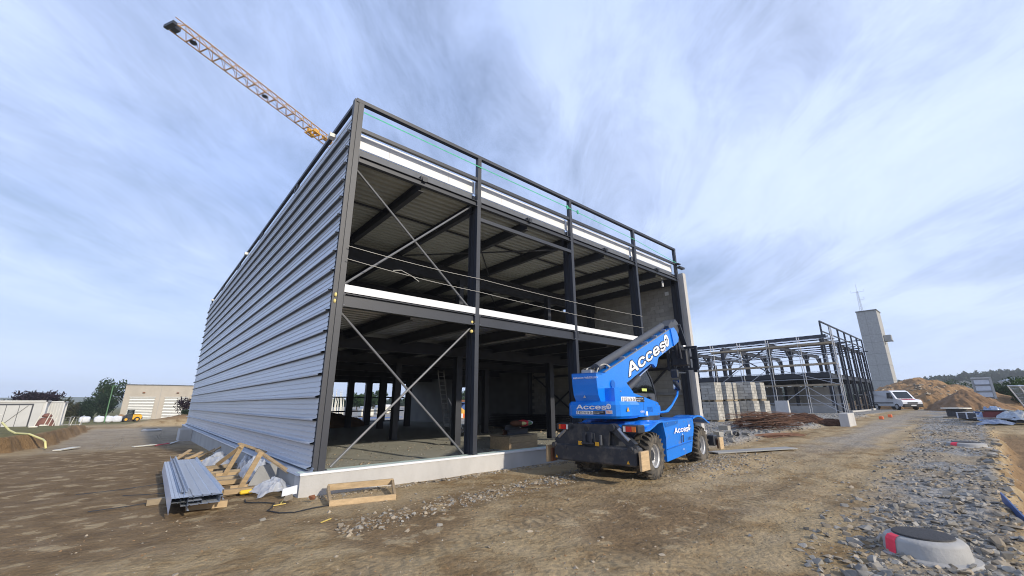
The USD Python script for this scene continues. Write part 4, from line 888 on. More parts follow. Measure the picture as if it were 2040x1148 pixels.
z = gzt(20.3, 8.2)
blk(20.3, 8.2, z, .3, 'lower of two loose grey blocks lying on the crushed stone ledge'); blk(20.6, 8.5, z + .192, 1.3, 'upper loose grey block perched on another on the stone ledge')
blk(19.4, 8.3, gzt(19.4, 8.3), .9, 'pale block lying alone left of the stacked pair on the ledge')
t = thing('pipe_stub', 'short black pipe end lying on the stone ledge', 'pipe', (19.9, 7.75, gzt(19.9, 7.75) + .09), .5); part(t, 'tube', MB().lathe([(.07, -.25), (.1, -.25), (.1, .25), (.07, .25), (.07, -.25)], axis='x', n=20), blackr, 40)
single('concrete_cube', MB().cbox(31.0, 32.7, 5.75, 6.2, .1, 1.0, .015), conc_lt, 'pale square concrete block standing at the edge of the stone ledge', 'concrete block')
single('long_board', MB().bar((14.6, 6.5, gzt(14.6, 6.5) + .05), (17.4, 5.0, gzt(17.4, 5.0) + .06), .5, .03), conc, 'flat grey board lying on the dirt behind the front wheel', 'board')
# rusty bar heaps
def bars(cx, cy, L, n, seed, spread=.5, rz=0.0, h=.3, curve=.3):
    r = random.Random(seed); mb = MB(); z0 = gzt(cx, cy)
    for k in range(n):
        a = rz + r.gauss(0, .16); o = r.gauss(0, spread); l = L * r.uniform(.5, 1); zz = r.uniform(.02, h); c = r.gauss(0, curve); mid = r.uniform(-.3, .3)
        d = np.array([math.cos(a), math.sin(a)]); nn = np.array([-math.sin(a), math.cos(a)]); pts = []
        for t in np.linspace(-.5, .5, 5):
            xy = np.array([cx, cy]) + d * (t + mid) * l + nn * (o + c * (t * t - .1)); pts.append((xy[0], xy[1], z0 + zz + .25 * abs(c) * (.25 - t * t)))
        mb.tube(pts, .010, 4, cap=False)
    return mb
rb = thing('rebar_heap', 'wide tangled heap of rusty reinforcing bars before the block pallets', 'rebar'); part(rb, 'bars', bars(25.0, 8.1, 3.6, 190, 3, .5, -.35, .75, 1.0), rust_dk, kind='stuff'); part(rb, 'beam', MB().bar((27.3, 10.5, gzt(27.3, 10.5) + .12), (25, 9.4, gzt(25, 9.4) + .12), .2, .14), rust)
rb = thing('rebar_heap', 'low scatter of short rusty bars at the front of the stone ledge', 'rebar'); part(rb, 'bars', bars(21.9, 6.95, 2.6, 60, 4, .3, -.4, .12, .2), rust_dk, kind='stuff')
def bundle(cx, cy, rx, ry, h, lab, seed):
    b = thing('mesh_bundle', lab, 'rebar'); r = random.Random(seed); mb = MB(); z0 = gzt(cx, cy)
    for k in range(210):
        u = r.uniform(-1, 1); w = math.sqrt(max(0, 1 - u * u)); pts = []
        for t in np.linspace(0, PI, 7): pts.append((cx + rx * .5 * u + r.gauss(0, .05), cy + ry * w * math.cos(t), z0 + h * w * math.sin(t) * r.uniform(.6, 1)))
        mb.tube(pts, .012, 4, cap=False)
    part(b, 'bars', mb, rust_dk, kind='stuff')
    v = trimesh.creation.icosphere(3, 1.0); V = np.array(v.vertices); V *= [rx * .5, ry * .9, h * .8]; V *= 1 + .12 * (meshkit.fbm(V * 3, 3, seed)[:, None] - .5); V[:, 2] = np.maximum(V[:, 2], -.02)
    part(b, 'core', (V + [cx, cy, z0], v.faces), rust_dk, kind='stuff')
bundle(31.4, 8.0, 1.6, 1.0, .62, 'rounded left-hand bundle of dark rusty mesh beside the white concrete block', 8)
bundle(31.9, 6.9, 1.2, 1.1, .42, 'lower right-hand bundle of rusty mesh nearest the white concrete block', 9)
for i, (x, y) in enumerate(((40.4, 5.6), (44, 5.55))):
    single('red_marker', MB().cbox(x - .12, x + .12, y - .12, y + .12, gzt(x, y), gzt(x, y) + .22, .03), orange, ['nearer small red marker block on the far dirt road', 'farther small red marker block on the far dirt road'][i], 'marker')

# ---------------------------------------------------------------- concrete tower, soil mounds, van
TW = thing('concrete_tower', 'tall windowless grey concrete tower rising behind the soil mound', 'tower')
ty0, ty1, tx0 = 12.3, 15.6, 112.0
zs = [0, 5.6, 8.7, 11.0, 13.3, 14.9, 19.9]
for a, b in zip(zs[:-1], zs[1:]):
    for c, d in ((ty0, 14.2), (14.2, ty1)): part(TW, 'concrete_lift', MB().box(tx0, tx0 + 5, c + .015, d - .015, a + .02, b - .02), conc_mh)
part(TW, 'core', MB().box(tx0 + .03, tx0 + 4.97, ty0 + .04, ty1 - .04, 0, 19.8), conc_dk)
part(TW, 'roof_edge', MB().box(tx0 - .1, tx0 + 5.1, ty0 - .1, ty1 + .1, 19.9, 20.1), conc_dk)
part(TW, 'equipment_box', MB().cbox(tx0 + 1, tx0 + 2.2, ty0 - 1.2, ty0 - .02, 13.6, 14.7, .05).box(tx0 + .9, tx0 + 2.3, ty0 - 1.3, ty0 - .02, 13.4, 13.58), conc)
AN = thing('antenna_mast', 'slim lattice antenna mast with cross arms on top of the concrete tower', 'antenna', (114.5, 14.9, 20.1))
for a in range(3):
    t = a * 2 * PI / 3; part(AN, 'leg', MB().tube([(.32 * math.cos(t), .32 * math.sin(t), 0), (.16 * math.cos(t), .16 * math.sin(t), 4.8)], .022, 5), brace_m)
lt = MB()
for k in range(12):
    for a in range(3):
        r0, r1 = .32 - .16 * k / 12, .32 - .16 * (k + 1) / 12; t, u = a * 2 * PI / 3, (a + 1) * 2 * PI / 3
        lt.tube([(r0 * math.cos(t), r0 * math.sin(t), k * .4), (r1 * math.cos(u), r1 * math.sin(u), k * .4 + .4)], .011, 4)
part(AN, 'lattice', lt, brace_m, kind='stuff')
part(AN, 'rod', MB().tube([(0, 0, 4.7), (0, 0, 6.4)], .025, 5), brace_m)
for z, l, s in ((4.6, 1.1, 1), (4.6, 1.1, -1), (2.9, .9, -1)): part(AN, 'cross_arm', MB().tube([(0, 0, z), (0, s * l, z), (0, s * l, z + .5)], .025, 5), brace_m)

def heap(cx, cy, rx, ry, h, seed, rough=.25, n=90, p=1.0, base=None):
    u = np.linspace(-1.15, 1.15, n); U, V = np.meshgrid(u, u, indexing='ij'); r = np.sqrt(U ** 2 + V ** 2)
    q = np.c_[U.ravel() * 2.3, V.ravel() * 2.3, np.full(U.size, seed * 3.1)]
    w = (meshkit.fbm(q, 4, seed) - .5).reshape(U.shape)
    H = h * np.clip(1 - r * (1 + .5 * w), 0, 1) ** p; H = np.where(H > 0, H + h * rough * (meshkit.fbm(q * 4, 4, seed + 1).reshape(U.shape) - .5) * np.clip(H / h * 3, 0, 1), -.4)
    xs, ys = cx + U * rx, cy + V * ry; z0 = gz(xs, ys)
    i = np.arange(U.size).reshape(U.shape)
    return np.c_[xs.ravel(), ys.ravel(), (z0 + H).ravel()], np.stack([i[:-1, :-1], i[1:, :-1], i[1:, 1:], i[:-1, 1:]], -1).reshape(-1, 4)
m1 = thing('soil_mound', 'large rubbly ochre soil mound with boulders at the foot of the concrete tower', 'soil mound')
hv, hf = heap(81, 6.4, 8.5, 8.6, 4.0, 3, .34, 120, .62); part(m1, 'soil', (hv, hf), dirtm)
rr = random.Random(4); ok = [v for v in hv if v[2] > 1.2 and v[0] < 78]
for k in range(150):
    v = ok[rr.randrange(len(ok))]; m_ = stone_mesh(rng, rr.uniform(.10, .34), .6); part(m1, 'boulder', (np.array(m_.vertices) + v, m_.faces), stone_t)
m2 = thing('soil_mound', 'smooth brown soil heap right of the white van', 'soil mound'); hv, hf = heap(64, 1.9, 3.4, 3.1, 2.15, 5, .17, 100, .85); part(m2, 'soil', (hv, hf), dirt2, True)
m4 = thing('soil_mound', 'low pale soil ridge behind the brown heap running right', 'soil mound'); hv, hf = heap(74, .6, 4.5, 4.2, 2.3, 15, .10, 60, .8); part(m4, 'soil', (hv, hf), dirtm, True)
# van, local x forward
V_ = thing('white_van', 'white panel van with red and white chevrons on its bonnet parked by the soil mound', 'van', (67.2, 7.8, gzt(67, 7) + .0), PI + math.radians(40))
prof = [(-2.75, .42), (2.55, .40), (2.74, .55), (2.76, .86), (2.62, 1.08), (1.86, 1.22), (1.18, 2.02), (.85, 2.16), (-2.68, 2.16), (-2.76, 2.0)]
def vround(v):
    v = v.copy(); t = np.clip((v[:, 2] - 1.1) / 1.06, 0, 1); v[:, 1] *= 1 - .12 * t ** 2; return v
part(V_, 'body', MB().prism(prof, -.98, .98).map(vround), vanw)
part(V_, 'windscreen', MB().hull([(1.83 + .02, -.78, 1.27), (1.83 + .02, .78, 1.27), (1.22, -.74, 2.0), (1.22, .74, 2.0), (1.80, -.78, 1.25), (1.80, .78, 1.25), (1.18, -.74, 1.98), (1.18, .74, 1.98)]), vanglass)
for s in (-1, 1):
    part(V_, 'side_window', MB().hull([(x, s * y, z) for x, z, y in ((.45, 1.28, .975), (1.45, 1.28, .975), (1.08, 1.92, .915), (.5, 1.92, .915))] + [(x, s * (y + .012), z) for x, z, y in ((.45, 1.28, .975), (1.45, 1.28, .975), (1.08, 1.92, .915), (.5, 1.92, .915))]), vanglass)
    part(V_, 'side_strip', MB().box(-2.3, 1.3, min(s * .975, s * 1.0), max(s * .975, s * 1.0), .72, .84), vanblk)
    part(V_, 'headlight', MB().hull([(2.60, s * .62, .86), (2.60, s * .94, .90), (2.66, s * .92, 1.02), (2.30, s * .985, 1.16), (2.5, s * .7, 1.1), (2.78, s * .62, .84), (2.70, s * .92, .92)]), whl)
    part(V_, 'door_mirror', MB().cbox(1.3, 1.42, min(s * 1.0, s * 1.22), max(s * 1.0, s * 1.22), 1.25, 1.6, .03), vanblk)
    for x in (-1.55, 1.75):
        w_ = part(V_, 'wheel', MB().lathe([(0, -.1), (.34, -.1), (.36, 0), (.34, .1), (0, .1)], c=(x, s * .88, .35), axis='y', n=24), blackr, 40)
        part(w_, 'wheel_trim', MB().lathe([(0, .005), (.2, .01), (.22, -.02), (0, -.02)], c=(x, s * .995, .35), axis='y', n=18), rimm)
part(V_, 'bumper', MB().cbox(2.45, 2.84, -.97, .97, .32, .66, .05), vanblk)
part(V_, 'grille', MB().cbox(2.70, 2.79, -.5, .5, .70, .86, .01), vanblk)
part(V_, 'number_plate', MB().box(2.842, 2.85, -.26, .26, .45, .56), white)
chev = MB()
for k in range(6):
    y = -.75 + k * .25; u = 1 if y < -.05 else -1
    chev.hull([(1.92, y, 1.215), (1.92, y + .12, 1.215), (2.56, y + .10 * u, 1.10), (2.56, y + .12 + .10 * u, 1.10), (1.92, y, 1.225), (1.92, y + .12, 1.225), (2.56, y + .10 * u, 1.11), (2.56, y + .12 + .10 * u, 1.11)])
part(V_, 'chevron_stripes', chev, redw)

# ---------------------------------------------------------------- crane
CR = thing('tower_crane', 'yellow lattice tower crane jib reaching up behind the steel building', 'crane')
J0, J1, ZJ = np.array([-3.75, 42.5]), np.array([35.0, 63.1]), 35.0
dJ = (J1 - J0) / np.linalg.norm(J1 - J0); nJ = np.array([-dJ[1], dJ[0]]); LJ = np.linalg.norm(J1 - J0)
def jp(s, o, z): p_ = J0 + dJ * s + nJ * o; return np.array([p_[0], p_[1], ZJ + z])
HW, HH = .62, 1.15
for o in (-HW, HW): part(CR, 'lower_chord', MB().bar(jp(0, o, 0), jp(LJ + 12, o, 0), .085, .085), crane_y)
part(CR, 'upper_chord', MB().bar(jp(1.1, 0, HH), jp(LJ + 12, 0, HH), .09, .09), crane_y)
for k in range(int(LJ / 1.25)):
    s0, s1 = 1.1 + k * 1.25, 1.1 + (k + 1) * 1.25; b_ = MB()
    for o in (-HW, HW): b_.bar(jp(s0, 0, HH), jp((s0 + s1) / 2, o, 0), .05, .05).bar(jp((s0 + s1) / 2, o, 0), jp(s1, 0, HH), .05, .05)
    b_.bar(jp(s0 + .6, -HW, 0), jp(s0 + .6, HW, 0), .09, .09).bar(jp(s0 + .6, -HW, 0), jp(s1 + .6, HW, 0), .04, .04)
    part(CR, 'lattice_bay', b_, crane_y)
part(CR, 'jib_nose', MB().bar(jp(0, -HW - .05, 0), jp(0, HW + .05, 0), .35, .3).bar(jp(.5, -.2, .1), jp(.5, .45, .1), .5, .35), black)
part(CR, 'jib_nose', MB().bar(jp(.1, -HW, .1), jp(1.1, 0, HH), .06, .06).bar(jp(.1, HW, .1), jp(1.1, 0, HH), .06, .06).bar(jp(.2, 0, HH), jp(1.2, 0, HH), .06, .06), crane_y)
for s in (2.0, 9.6): part(CR, 'pulley', trimesh.creation.icosphere(1, .32).apply_scale([1, 1, .4]).apply_translation(jp(s, 0, -.05)), black)
part(CR, 'trolley', MB().bar(jp(15.8, -.7, -.2), jp(17.0, -.7, -.2), .1, .14).bar(jp(15.8, .7, -.2), jp(17.0, .7, -.2), .1, .14).bar(jp(15.9, -.7, -.25), jp(15.9, .7, -.25), .12, .12).bar(jp(16.9, -.7, -.25), jp(16.9, .7, -.25), .12, .12).bar(jp(16.3, -.3, .15), jp(16.9, -.3, .15), .4, .5).bar(jp(16.0, .45, .2), jp(16.5, .45, .2), .3, .6).bar(jp(16.2, -.1, -.5), jp(16.6, .1, -.5), .4, .3), yel)
part(CR, 'winch', MB().bar(jp(18.2, .2, .5), jp(19.5, .2, .5), .35, .35).bar(jp(17.6, -.3, .25), jp(19.8, -.3, .25), .2, .14), yel)
part(CR, 'hoist_rope', MB().tube([jp(3.2, -HW, -.1), jp(LJ, -HW - .3, -3.6)], .022, 4), steel_dk)
mx, my = J1
for sx in (-.75, .75):
    for sy in (-.75, .75): part(CR, 'mast_leg', MB().bar((mx + sx, my + sy, -.6), (mx + sx, my + sy, 38), .16, .16), crane_y)
b_ = MB()
for k in range(24):
    z = -.4 + k * 1.55
    for a, c in (((-.75, -.75), (.75, -.75)), ((.75, -.75), (.75, .75)), ((.75, .75), (-.75, .75)), ((-.75, .75), (-.75, -.75))): b_.bar((mx + a[0], my + a[1], z), (mx + c[0], my + c[1], z + 1.55), .07, .07)
part(CR, 'mast_lattice', b_, crane_y, kind='stuff')
part(CR, 'crane_cab', MB().cbox(mx - 1, mx + 1, my - 2.2, my - .8, 32, 34, .1), white)
part(CR, 'counterweight', MB().bar(jp(LJ + 9.5, 0, -1.2), jp(LJ + 12, 0, -1.2), 1.6, 2), conc)

# ---------------------------------------------------------------- foliage
def crown_mesh(c, rad, n, leaf, seed, lobes=9, droop=0.0, hollow=.45):
    r = np.random.default_rng(seed); c = np.asarray(c, float); rad = np.asarray(rad, float)
    d = r.normal(size=(lobes, 3)); d /= np.linalg.norm(d, axis=1)[:, None]; lc = d * r.uniform(.25, .72, (lobes, 1)); lr = r.uniform(.28, .55, lobes)
    k = r.integers(0, lobes, n); q_ = r.normal(size=(n, 3)); q_ /= np.linalg.norm(q_, axis=1)[:, None]
    p_ = lc[k] + q_ * (lr[k] * r.uniform(hollow, 1.05, n))[:, None]
    p_ = c + p_ * rad
    a = r.normal(size=(n, 3)); a /= np.linalg.norm(a, axis=1)[:, None]; a[:, 2] -= droop; b = np.cross(a, r.normal(size=(n, 3))); b /= np.linalg.norm(b, axis=1)[:, None] + 1e-9
    s = leaf * r.uniform(.6, 1.3, (n, 1)); tip = p_ + a * s; m_ = np.cross(a, b) * s * .15
    v = np.stack([p_ - a * s * .6, p_ + b * s * .45 + m_, tip, p_ - b * s * .45 + m_], 1).reshape(-1, 3)
    i = np.arange(n)[:, None] * 4
    return v, np.vstack([np.hstack([i, i + 1, i + 2]), np.hstack([i, i + 2, i + 3])])
def tree(name, label, cat, base, h, rad, n, leaf, m, seed, trunk=.16, group=None, cz=None, lobes=10):
    x, y = base; z = gzt(x, y); t = thing(name, label, cat, (x, y, z), group=group)
    top = h - rad[2] if cz is None else cz; mb = MB().tube([(0, 0, -.2), (.04 * h * .2, .02, top * .6), (-.05, .05, top + rad[2] * .3)], [trunk, trunk * .75, trunk * .35], 8)
    r = random.Random(seed)
    for k in range(6):
        a = r.uniform(0, 6.28); z0 = top * r.uniform(.4, .9); mb.tube([(0, 0, z0), (rad[0] * .35 * math.cos(a), rad[1] * .35 * math.sin(a), z0 + rad[2] * .35), (rad[0] * .7 * math.cos(a), rad[1] * .7 * math.sin(a), top + rad[2] * r.uniform(-.2, .5))], [trunk * .45, trunk * .3, trunk * .1], 5)
    part(t, 'trunk', mb, barkm); part(t, 'crown', crown_mesh((0, 0, top), rad, n, leaf, seed, lobes), m); return t
tree('purple_tree', 'spreading purple-leaved tree behind the pale site cabin', 'tree', (-11.3, 94.5), 5.1, (3.6, 2.5, 1.7), 2600, .22, leaf_purple, 21, cz=3.5)
tree('green_tree', 'tall rounded green tree beside the beige industrial building', 'tree', (-4.6, 122), 8.2, (3.1, 3, 4.0), 5200, .26, leaf_green, 22, cz=4.6)
for i, (x, y, h, rx_, mt, lab) in enumerate(((-13.6, 112, 4.6, 2.6, leaf_olive, 'olive hedge bush just right of the purple tree'), (-11.2, 112, 5.0, 2.2, leaf_olive, 'tallest olive brown hedge bush left of the gap showing distant hills'), (-9.0, 112, 4.3, 2.1, leaf_olive, 'low hedge bush in the dip of the hedge left of the green tree'), (-7.0, 111, 4.4, 2.2, leaf_dark, 'dark green hedge bush under the green tree'), (-4.6, 111, 5.0, 2.0, leaf_dark, 'dark bush against the corner of the beige building'))):
    tree('hedge_bush', lab, 'bush', (x, y), h, (rx_, 1.8, h * .55), 2200, .2, mt, 30 + i, .08, 'hedge behind the site cabins', cz=h * .48)
tree('purple_shrub', 'open purple-leaved shrub in front of the white shutter beside the cladding', 'shrub', (4.9, 70), 3.0, (1.3, 1.2, 1.1), 1300, .13, leaf_purple, 41, .06, cz=2.3, lobes=14)
tree('green_shrub', 'low dark green shrub below the purple shrub on the sand heap', 'shrub', (5.1, 68), 1.5, (1.3, .9, .65), 1600, .1, leaf_dark, 42, .05, cz=1.25)
for i, (x, y, h, r_) in enumerate(((52, -2.4, 3.1, 1.9), (56, -4.2, 3.4, 2.3), (60, -2.9, 3.0, 2.2), (66, -4.8, 3.8, 2.6), (72, -2.6, 3.4, 2.2), (84, -1.0, 3.6, 2.4), (90, 3.4, 3.8, 2.6), (47, -4.9, 3.0, 2.0))):
    tree('roadside_bush', ['green bush nearest the leaning fence panels', 'broad green bush at the right edge behind the fence panels', 'green bush between the shelf box and the fence panels', 'tall green bush far right behind the fence panels', 'bush just right of the concrete shelf box', 'dark green bush left of the concrete shelf box', 'dark bush above the pale ridge of the soil mound', 'bush at the extreme right edge above the fence panels'][i], 'bush', (x, y), h, (r_, r_, h * .55), 2600, .14, leaf_lime if i in (0, 1, 2, 3, 7) else leaf_green, 50 + i, .07, 'bushes beyond the road at right', cz=h * .5)
for i, (x, y, h, r_, lab) in enumerate(((36, 92, 3.9, 3.0, 'round green tree seen through the second back opening of the building'), (41.5, 96, 4.6, 3.4, 'taller green tree seen through the right back openings'), (27, 96, 2.8, 2.6, 'low green tree seen through the left back opening'), (50, 92, 3.6, 3, 'green tree behind the panel seen through the ground floor'), (70, 100, 4.5, 4.0, 'far green tree seen through the doorway at the rear'))):
    tree('background_tree', lab, 'tree', (x, y), h, (r_, r_, h * .5), 2200, .28, leaf_green, 70 + i, .12, 'trees seen through the building', cz=h * .52)
# far hills with woods
def hills(x0, x1, y0, y1, fn, n=70):
    x = np.linspace(x0, x1, n); y = np.linspace(y0, y1, n); A, Bq = np.meshgrid(x, y, indexing='ij'); H = fn(A, Bq); i = np.arange(A.size).reshape(A.shape)
    return np.c_[A.ravel(), Bq.ravel(), H.ravel()], np.stack([i[:-1, :-1], i[1:, :-1], i[1:, 1:], i[:-1, 1:]], -1).reshape(-1, 4)
def hill_r(x, y):
    q = np.c_[x.ravel() / 160, y.ravel() / 90, 0 * x.ravel()]; n_ = meshkit.fbm(q, 4, 77).reshape(x.shape)
    return -2 + ss(170, 620, x) * (9 + 20 * n_) * (.80 + .2 * ss(60, -60, y)) * ss(420, 200, np.abs(y)) * ss(1600, 1000, x)
def hill_b(x, y):
    n_ = meshkit.fbm(np.c_[x.ravel() / 400, y.ravel() / 300, 0 * x.ravel()], 4, 78).reshape(x.shape)
    return -3 + ss(620, 1300, y) * (8 + 20 * n_) * ss(2090, 1700, y) * ss(-1490, -1000, x)
hill_m = pm('hill_meadow', (.07, .085, .045), .95, 0, .2, .02, col2=(.12, .13, .06))
part('/World', 'hills', hills(150, 1700, -430, 430, hill_r), hill_m, True, kind='structure')
part('/World', 'hills', hills(-1500, 1700, 600, 2100, hill_b), hill_m, True, kind='structure')
fc = [crown_mesh((0, 0, .9), (.75, .75, .85), 130, .32, s_, 7) for s_ in (1, 2, 3)]
r = np.random.default_rng(5); pts = []; scs = []
while len(pts) < 4200:
    k = r.random()
    if k < .62: x, y = r.uniform(230, 800), r.uniform(-150, 170); z = float(hill_r(np.array([x]), np.array([y]))[0]); s_ = r.uniform(3, 5.5)
    elif k < .74: x, y = r.uniform(105, 230), r.uniform(-45, 60); z = float(zt(x, y)); s_ = r.uniform(1.2, 2.2)
    else: x, y = r.uniform(20, 330), r.uniform(150, 330); z = -1.3; s_ = r.uniform(2.2, 3.6)
    if k < .62 and meshkit.noise(np.array([x / 60, y / 40, 0.])) < .42: continue
    pts.append((x, y, z - .3)); scs.append(s_)
fo = thing('forest', 'distant dark green woods covering the low hills', 'woodland', kind='stuff')
instancer(fo, 'forest_trees', np.array(pts), np.array(scs), fc, [leaf_far], yaw_only=True, seed=6)

# ---------------------------------------------------------------- left background: cabins, hall, loader, bags
def cabin_box(name, label, x0, x1, y0, y1, zb, zt_, m):
    c = thing(name, label, 'site cabin'); part(c, 'body', MB().box(x0 + .05, x1 - .05, y0 + .05, y1 - .05, zb + .1, zt_ - .1), m)
    for a in (x0, x1):
        for b in (y0, y1): part(c, 'corner_post', MB().box(a - .06, a + .06, b - .06, b + .06, zb, zt_), cabin)
    part(c, 'roof', MB().box(x0 - .06, x1 + .06, y0 - .06, y1 + .06, zt_ - .14, zt_), cabin); part(c, 'base_frame', MB().box(x0, x1, y0, y1, zb, zb + .12), cabin_dk); return c
zc = -.34
c = cabin_box('site_cabin', 'long pale site cabin with ribbed doors at the left edge beside the red-brown object', -15.4, -6.75, 62.3, 64.7, zc, 2.2, cabin)
part(c, 'door_gap', MB().box(-15.1, -6.95, 62.27, 62.30, zc + .1, 1.9), steel)
for k in range(9):
    x = -15.0 + k * .82; part(c, 'door_panel', MB().box(x, x + .78, 62.22, 62.26, zc + .12, 1.75), cabin_dk)
part(c, 'diagonal_brace', MB().bar((-9.2, 62.2, .0), (-7.9, 62.2, 1.72), .06, .03), steel); part(c, 'door_panel', MB().box(-7.55, -6.95, 62.22, 62.27, zc + .1, 1.95), cabin_dk); part(c, 'lock_bars', MB().box(-10.4, -9.4, 62.19, 62.215, .85, .95), cabin)
c = cabin_box('site_cabin', 'short pale ribbed container end standing right of the long site cabin', -6.9, -5.75, 64.9, 67.3, zc, 2.15, cabin)
for k in range(5): part(c, 'rib', MB().box(-6.75 + k * .2, -6.64 + k * .2, 64.88, 64.94, zc + .14, 1.98), cabin_dk)
b = thing('covered_mixer', 'red-brown lidded drum-shaped equipment between the cabin and the fence', 'equipment', (-6.2, 59.7, gzt(-6.2, 59.7)))
part(b, 'drum', MB().lathe([(0, 0), (.62, 0), (.66, .3), (.58, .62), (.36, .98), (0, 1.02)], n=20), browns, 40); part(b, 'lid', MB().lathe([(0, 1.02), (.30, 1.03), (.36, 1.15), (.2, 1.36), (0, 1.40)], n=16), browns, 40); part(b, 'skirt', MB().cbox(-.7, .75, -.5, .5, -.1, .12, .05), rust)
f = thing('site_barrier', 'pale tube crowd barrier standing behind the cut grass bank', 'barrier')
for (a, b_) in ((-6.0, -5.1), (-5.05, -4.15)):
    z = gzt(-5, 65.8); part(f, 'frame_tube', MB().tube([(a, 65.8, z), (a, 65.8, z + 1.05), (b_, 65.8, z + 1.02), (b_, 65.8, z)], .03, 6), alu); part(f, 'mid_tube', MB().tube([((a + b_) / 2, 65.8, z), ((a + b_) / 2, 65.8, z + 1.03)], .02, 5), alu); part(f, 'mid_tube', MB().tube([(a, 65.8, z + .25), (b_, 65.8, z + .25)], .02, 5), alu)
for i, (px_, py_) in enumerate(((-4.9, 42.4), (-5.0, 47.5), (-5.35, 53), (-5.5, 57), (-4.6, 60), (-4.1, 62))):
    z = gzt(px_, py_); t = thing('marker_stake', ['nearest leaning pale stake on the grass bank', 'second leaning pale stake on the grass bank', 'third pale stake before the site cabin', 'fourth pale stake by the red-brown equipment', 'fifth pale stake left of the crowd barrier', 'last pale stake in front of the crowd barrier'][i], 'stake')
    part(t, 'stake', MB().tube([(px_, py_, z - .1), (px_ + .22, py_ + .1, z + 1.0)], .025, 6), cream); part(t, 'foot', MB().cbox(px_ - .2, px_ + .2, py_ - .12, py_ + .12, z, z + .1, .03), cream)
h = thing('yellow_hose', 'yellow hose drooping over the cut edge of the grass bank', 'hose')
hp = [(-3.9, 27.6), (-3.75, 27.9), (-3.45, 28.4), (-3.15, 28.9), (-2.9, 29.2)]
part(h, 'tube', MB().tube([(x, y, max(z, gzt(x, y) + .05)) for x, y, z in [(-4.77, 32.15, 0.92), (-4.34, 31.2, 0.59), (-4.02, 30.54, 0.41), (-3.48, 29.6, 0.26), (-2.9, 28.75, 0.22), (-2.78, 28.36, 0.15), (-2.69, 28.22, -0.2)]], .04, 7), hose_y)
H = thing('industrial_hall', 'beige rendered industrial hall with white shutters beyond the track at left', 'building')
yh = 110.0
def wall_holes(x0, x1, z0, z1, holes, y, th, mb):
    xs = sorted({x0, x1, *[a for hh in holes for a in hh[:2]]})
    for a, b_ in zip(xs[:-1], xs[1:]):
        hh = [q for q in holes if q[0] <= a and q[1] >= b_]
        if hh: mb.box(a, b_, y, y + th, hh[0][3], z1)
        else: mb.box(a, b_, y, y + th, z0, z1)
    return mb
holes = [(-1.25, 2.5, -1.2, 3.15), (4.0, 7.75, -1.2, 3.15), (9.4, 13.1, -1.2, 3.15)]
part(H, 'front_wall', wall_holes(-2.15, 30, -1.4, 5.45, holes, yh, .3, MB()), render_w)
part(H, 'side_wall', MB().box(-2.15, -1.85, yh + .302, yh + 30, -1.4, 5.45), render_w); part(H, 'roof_edge', MB().box(-2.3, 30.2, yh - .12, yh + 30, 5.452, 5.62), roofgrey)
for a, b_, z0, z1 in holes:
    for k in range(15):
        z = z0 + k * .29; part(H, 'shutter_slat', MB().sheet([(yh + .17, z), (yh + .17, z + .07), (yh + .08, z + .085), (yh + .10, z + .27), (yh + .17, z + .285)], a + .01, b_ - .01, axis='x'), shutter)
    part(H, 'shutter_back', MB().box(a, b_, yh + .17, yh + .2, z0, z1), cabin_dk); part(H, 'shutter_lintel', MB().box(a - .1, b_ + .1, yh - .03, yh - .002, z1, z1 + .12), cabin_dk)
    part(H, 'wall_lamp', MB().cbox((a + b_) / 2 - .2, (a + b_) / 2 + .2, yh - .25, yh - .002, 3.95, 4.15, .04), rust)
for x in (3.2, 8.6): part(H, 'wall_joint', MB().box(x - .03, x + .03, yh - .006, yh - .001, -1.4, 5.4), conc)
lp = thing('lamp_pole', 'thin green lamp pole before the hedge left of the beige hall', 'lamp pole', (-3.15, 87, gzt(-3.15, 87))); part(lp, 'pole', MB().tube([(0, 0, -.2), (0, 0, 5.2)], [.075, .05], 8), greenp); part(lp, 'lamp_head', MB().cbox(-.1, .45, -.1, .1, 5.17, 5.27, .03), greenp)
for i, (x, w_) in enumerate(((-5.3, 1.2), (-3.75, 1.15), (-2.75, .95), (-1.85, 1.15))):
    v = trimesh.creation.icosphere(3, 1.0); q_ = np.array(v.vertices); q_ = np.sign(q_) * np.abs(q_) ** .6 * [w_ * .5, .5, .46]; q_ *= 1 + .22 * (meshkit.fbm(np.array(v.vertices) * 2.2 + i * 7, 3, 6)[:, None] - .5); z = gzt(x, 87.5)
    t = thing('bulk_bag', ['leftmost white bulk bag, standing apart by the barrier', 'white bulk bag just left of the green lamp pole foot', 'white bulk bag just right of the green lamp pole foot', 'white bulk bag touching the yellow loader'][i], 'bulk bag', group='white bulk bags by the track'); part(t, 'bag', (q_ + [x, 87.5, z + .45], v.faces), bagm, True); part(t, 'lifting_loop', MB().tube([(x - .3, 87.5, z + .85), (x - .15, 87.5, z + 1.05), (x, 87.5, z + .88)], .03, 5), bagm)
hv, hf = heap(-1.6, 91.5, 2.6, 1.6, 1.1, 33, .3, 40); t = thing('rubble_heap', 'ochre rubble heap behind the bulk bags', 'rubble heap'); part(t, 'soil', (hv, hf), dirtm, True)
LD = thing('wheel_loader', 'small yellow wheel loader with a dark cab parked before the beige hall', 'loader', (-.25, 88.5, gzt(-.25, 88.5)), math.radians(12))
part(LD, 'rear_body', MB().prism([(.0, .35), (1.05, .38), (1.1, .9), (.9, 1.05), (.0, 1.05)], -.5, .5), yel); part(LD, 'counterweight', MB().cbox(.98, 1.2, -.45, .45, .35, .75, .05), black)
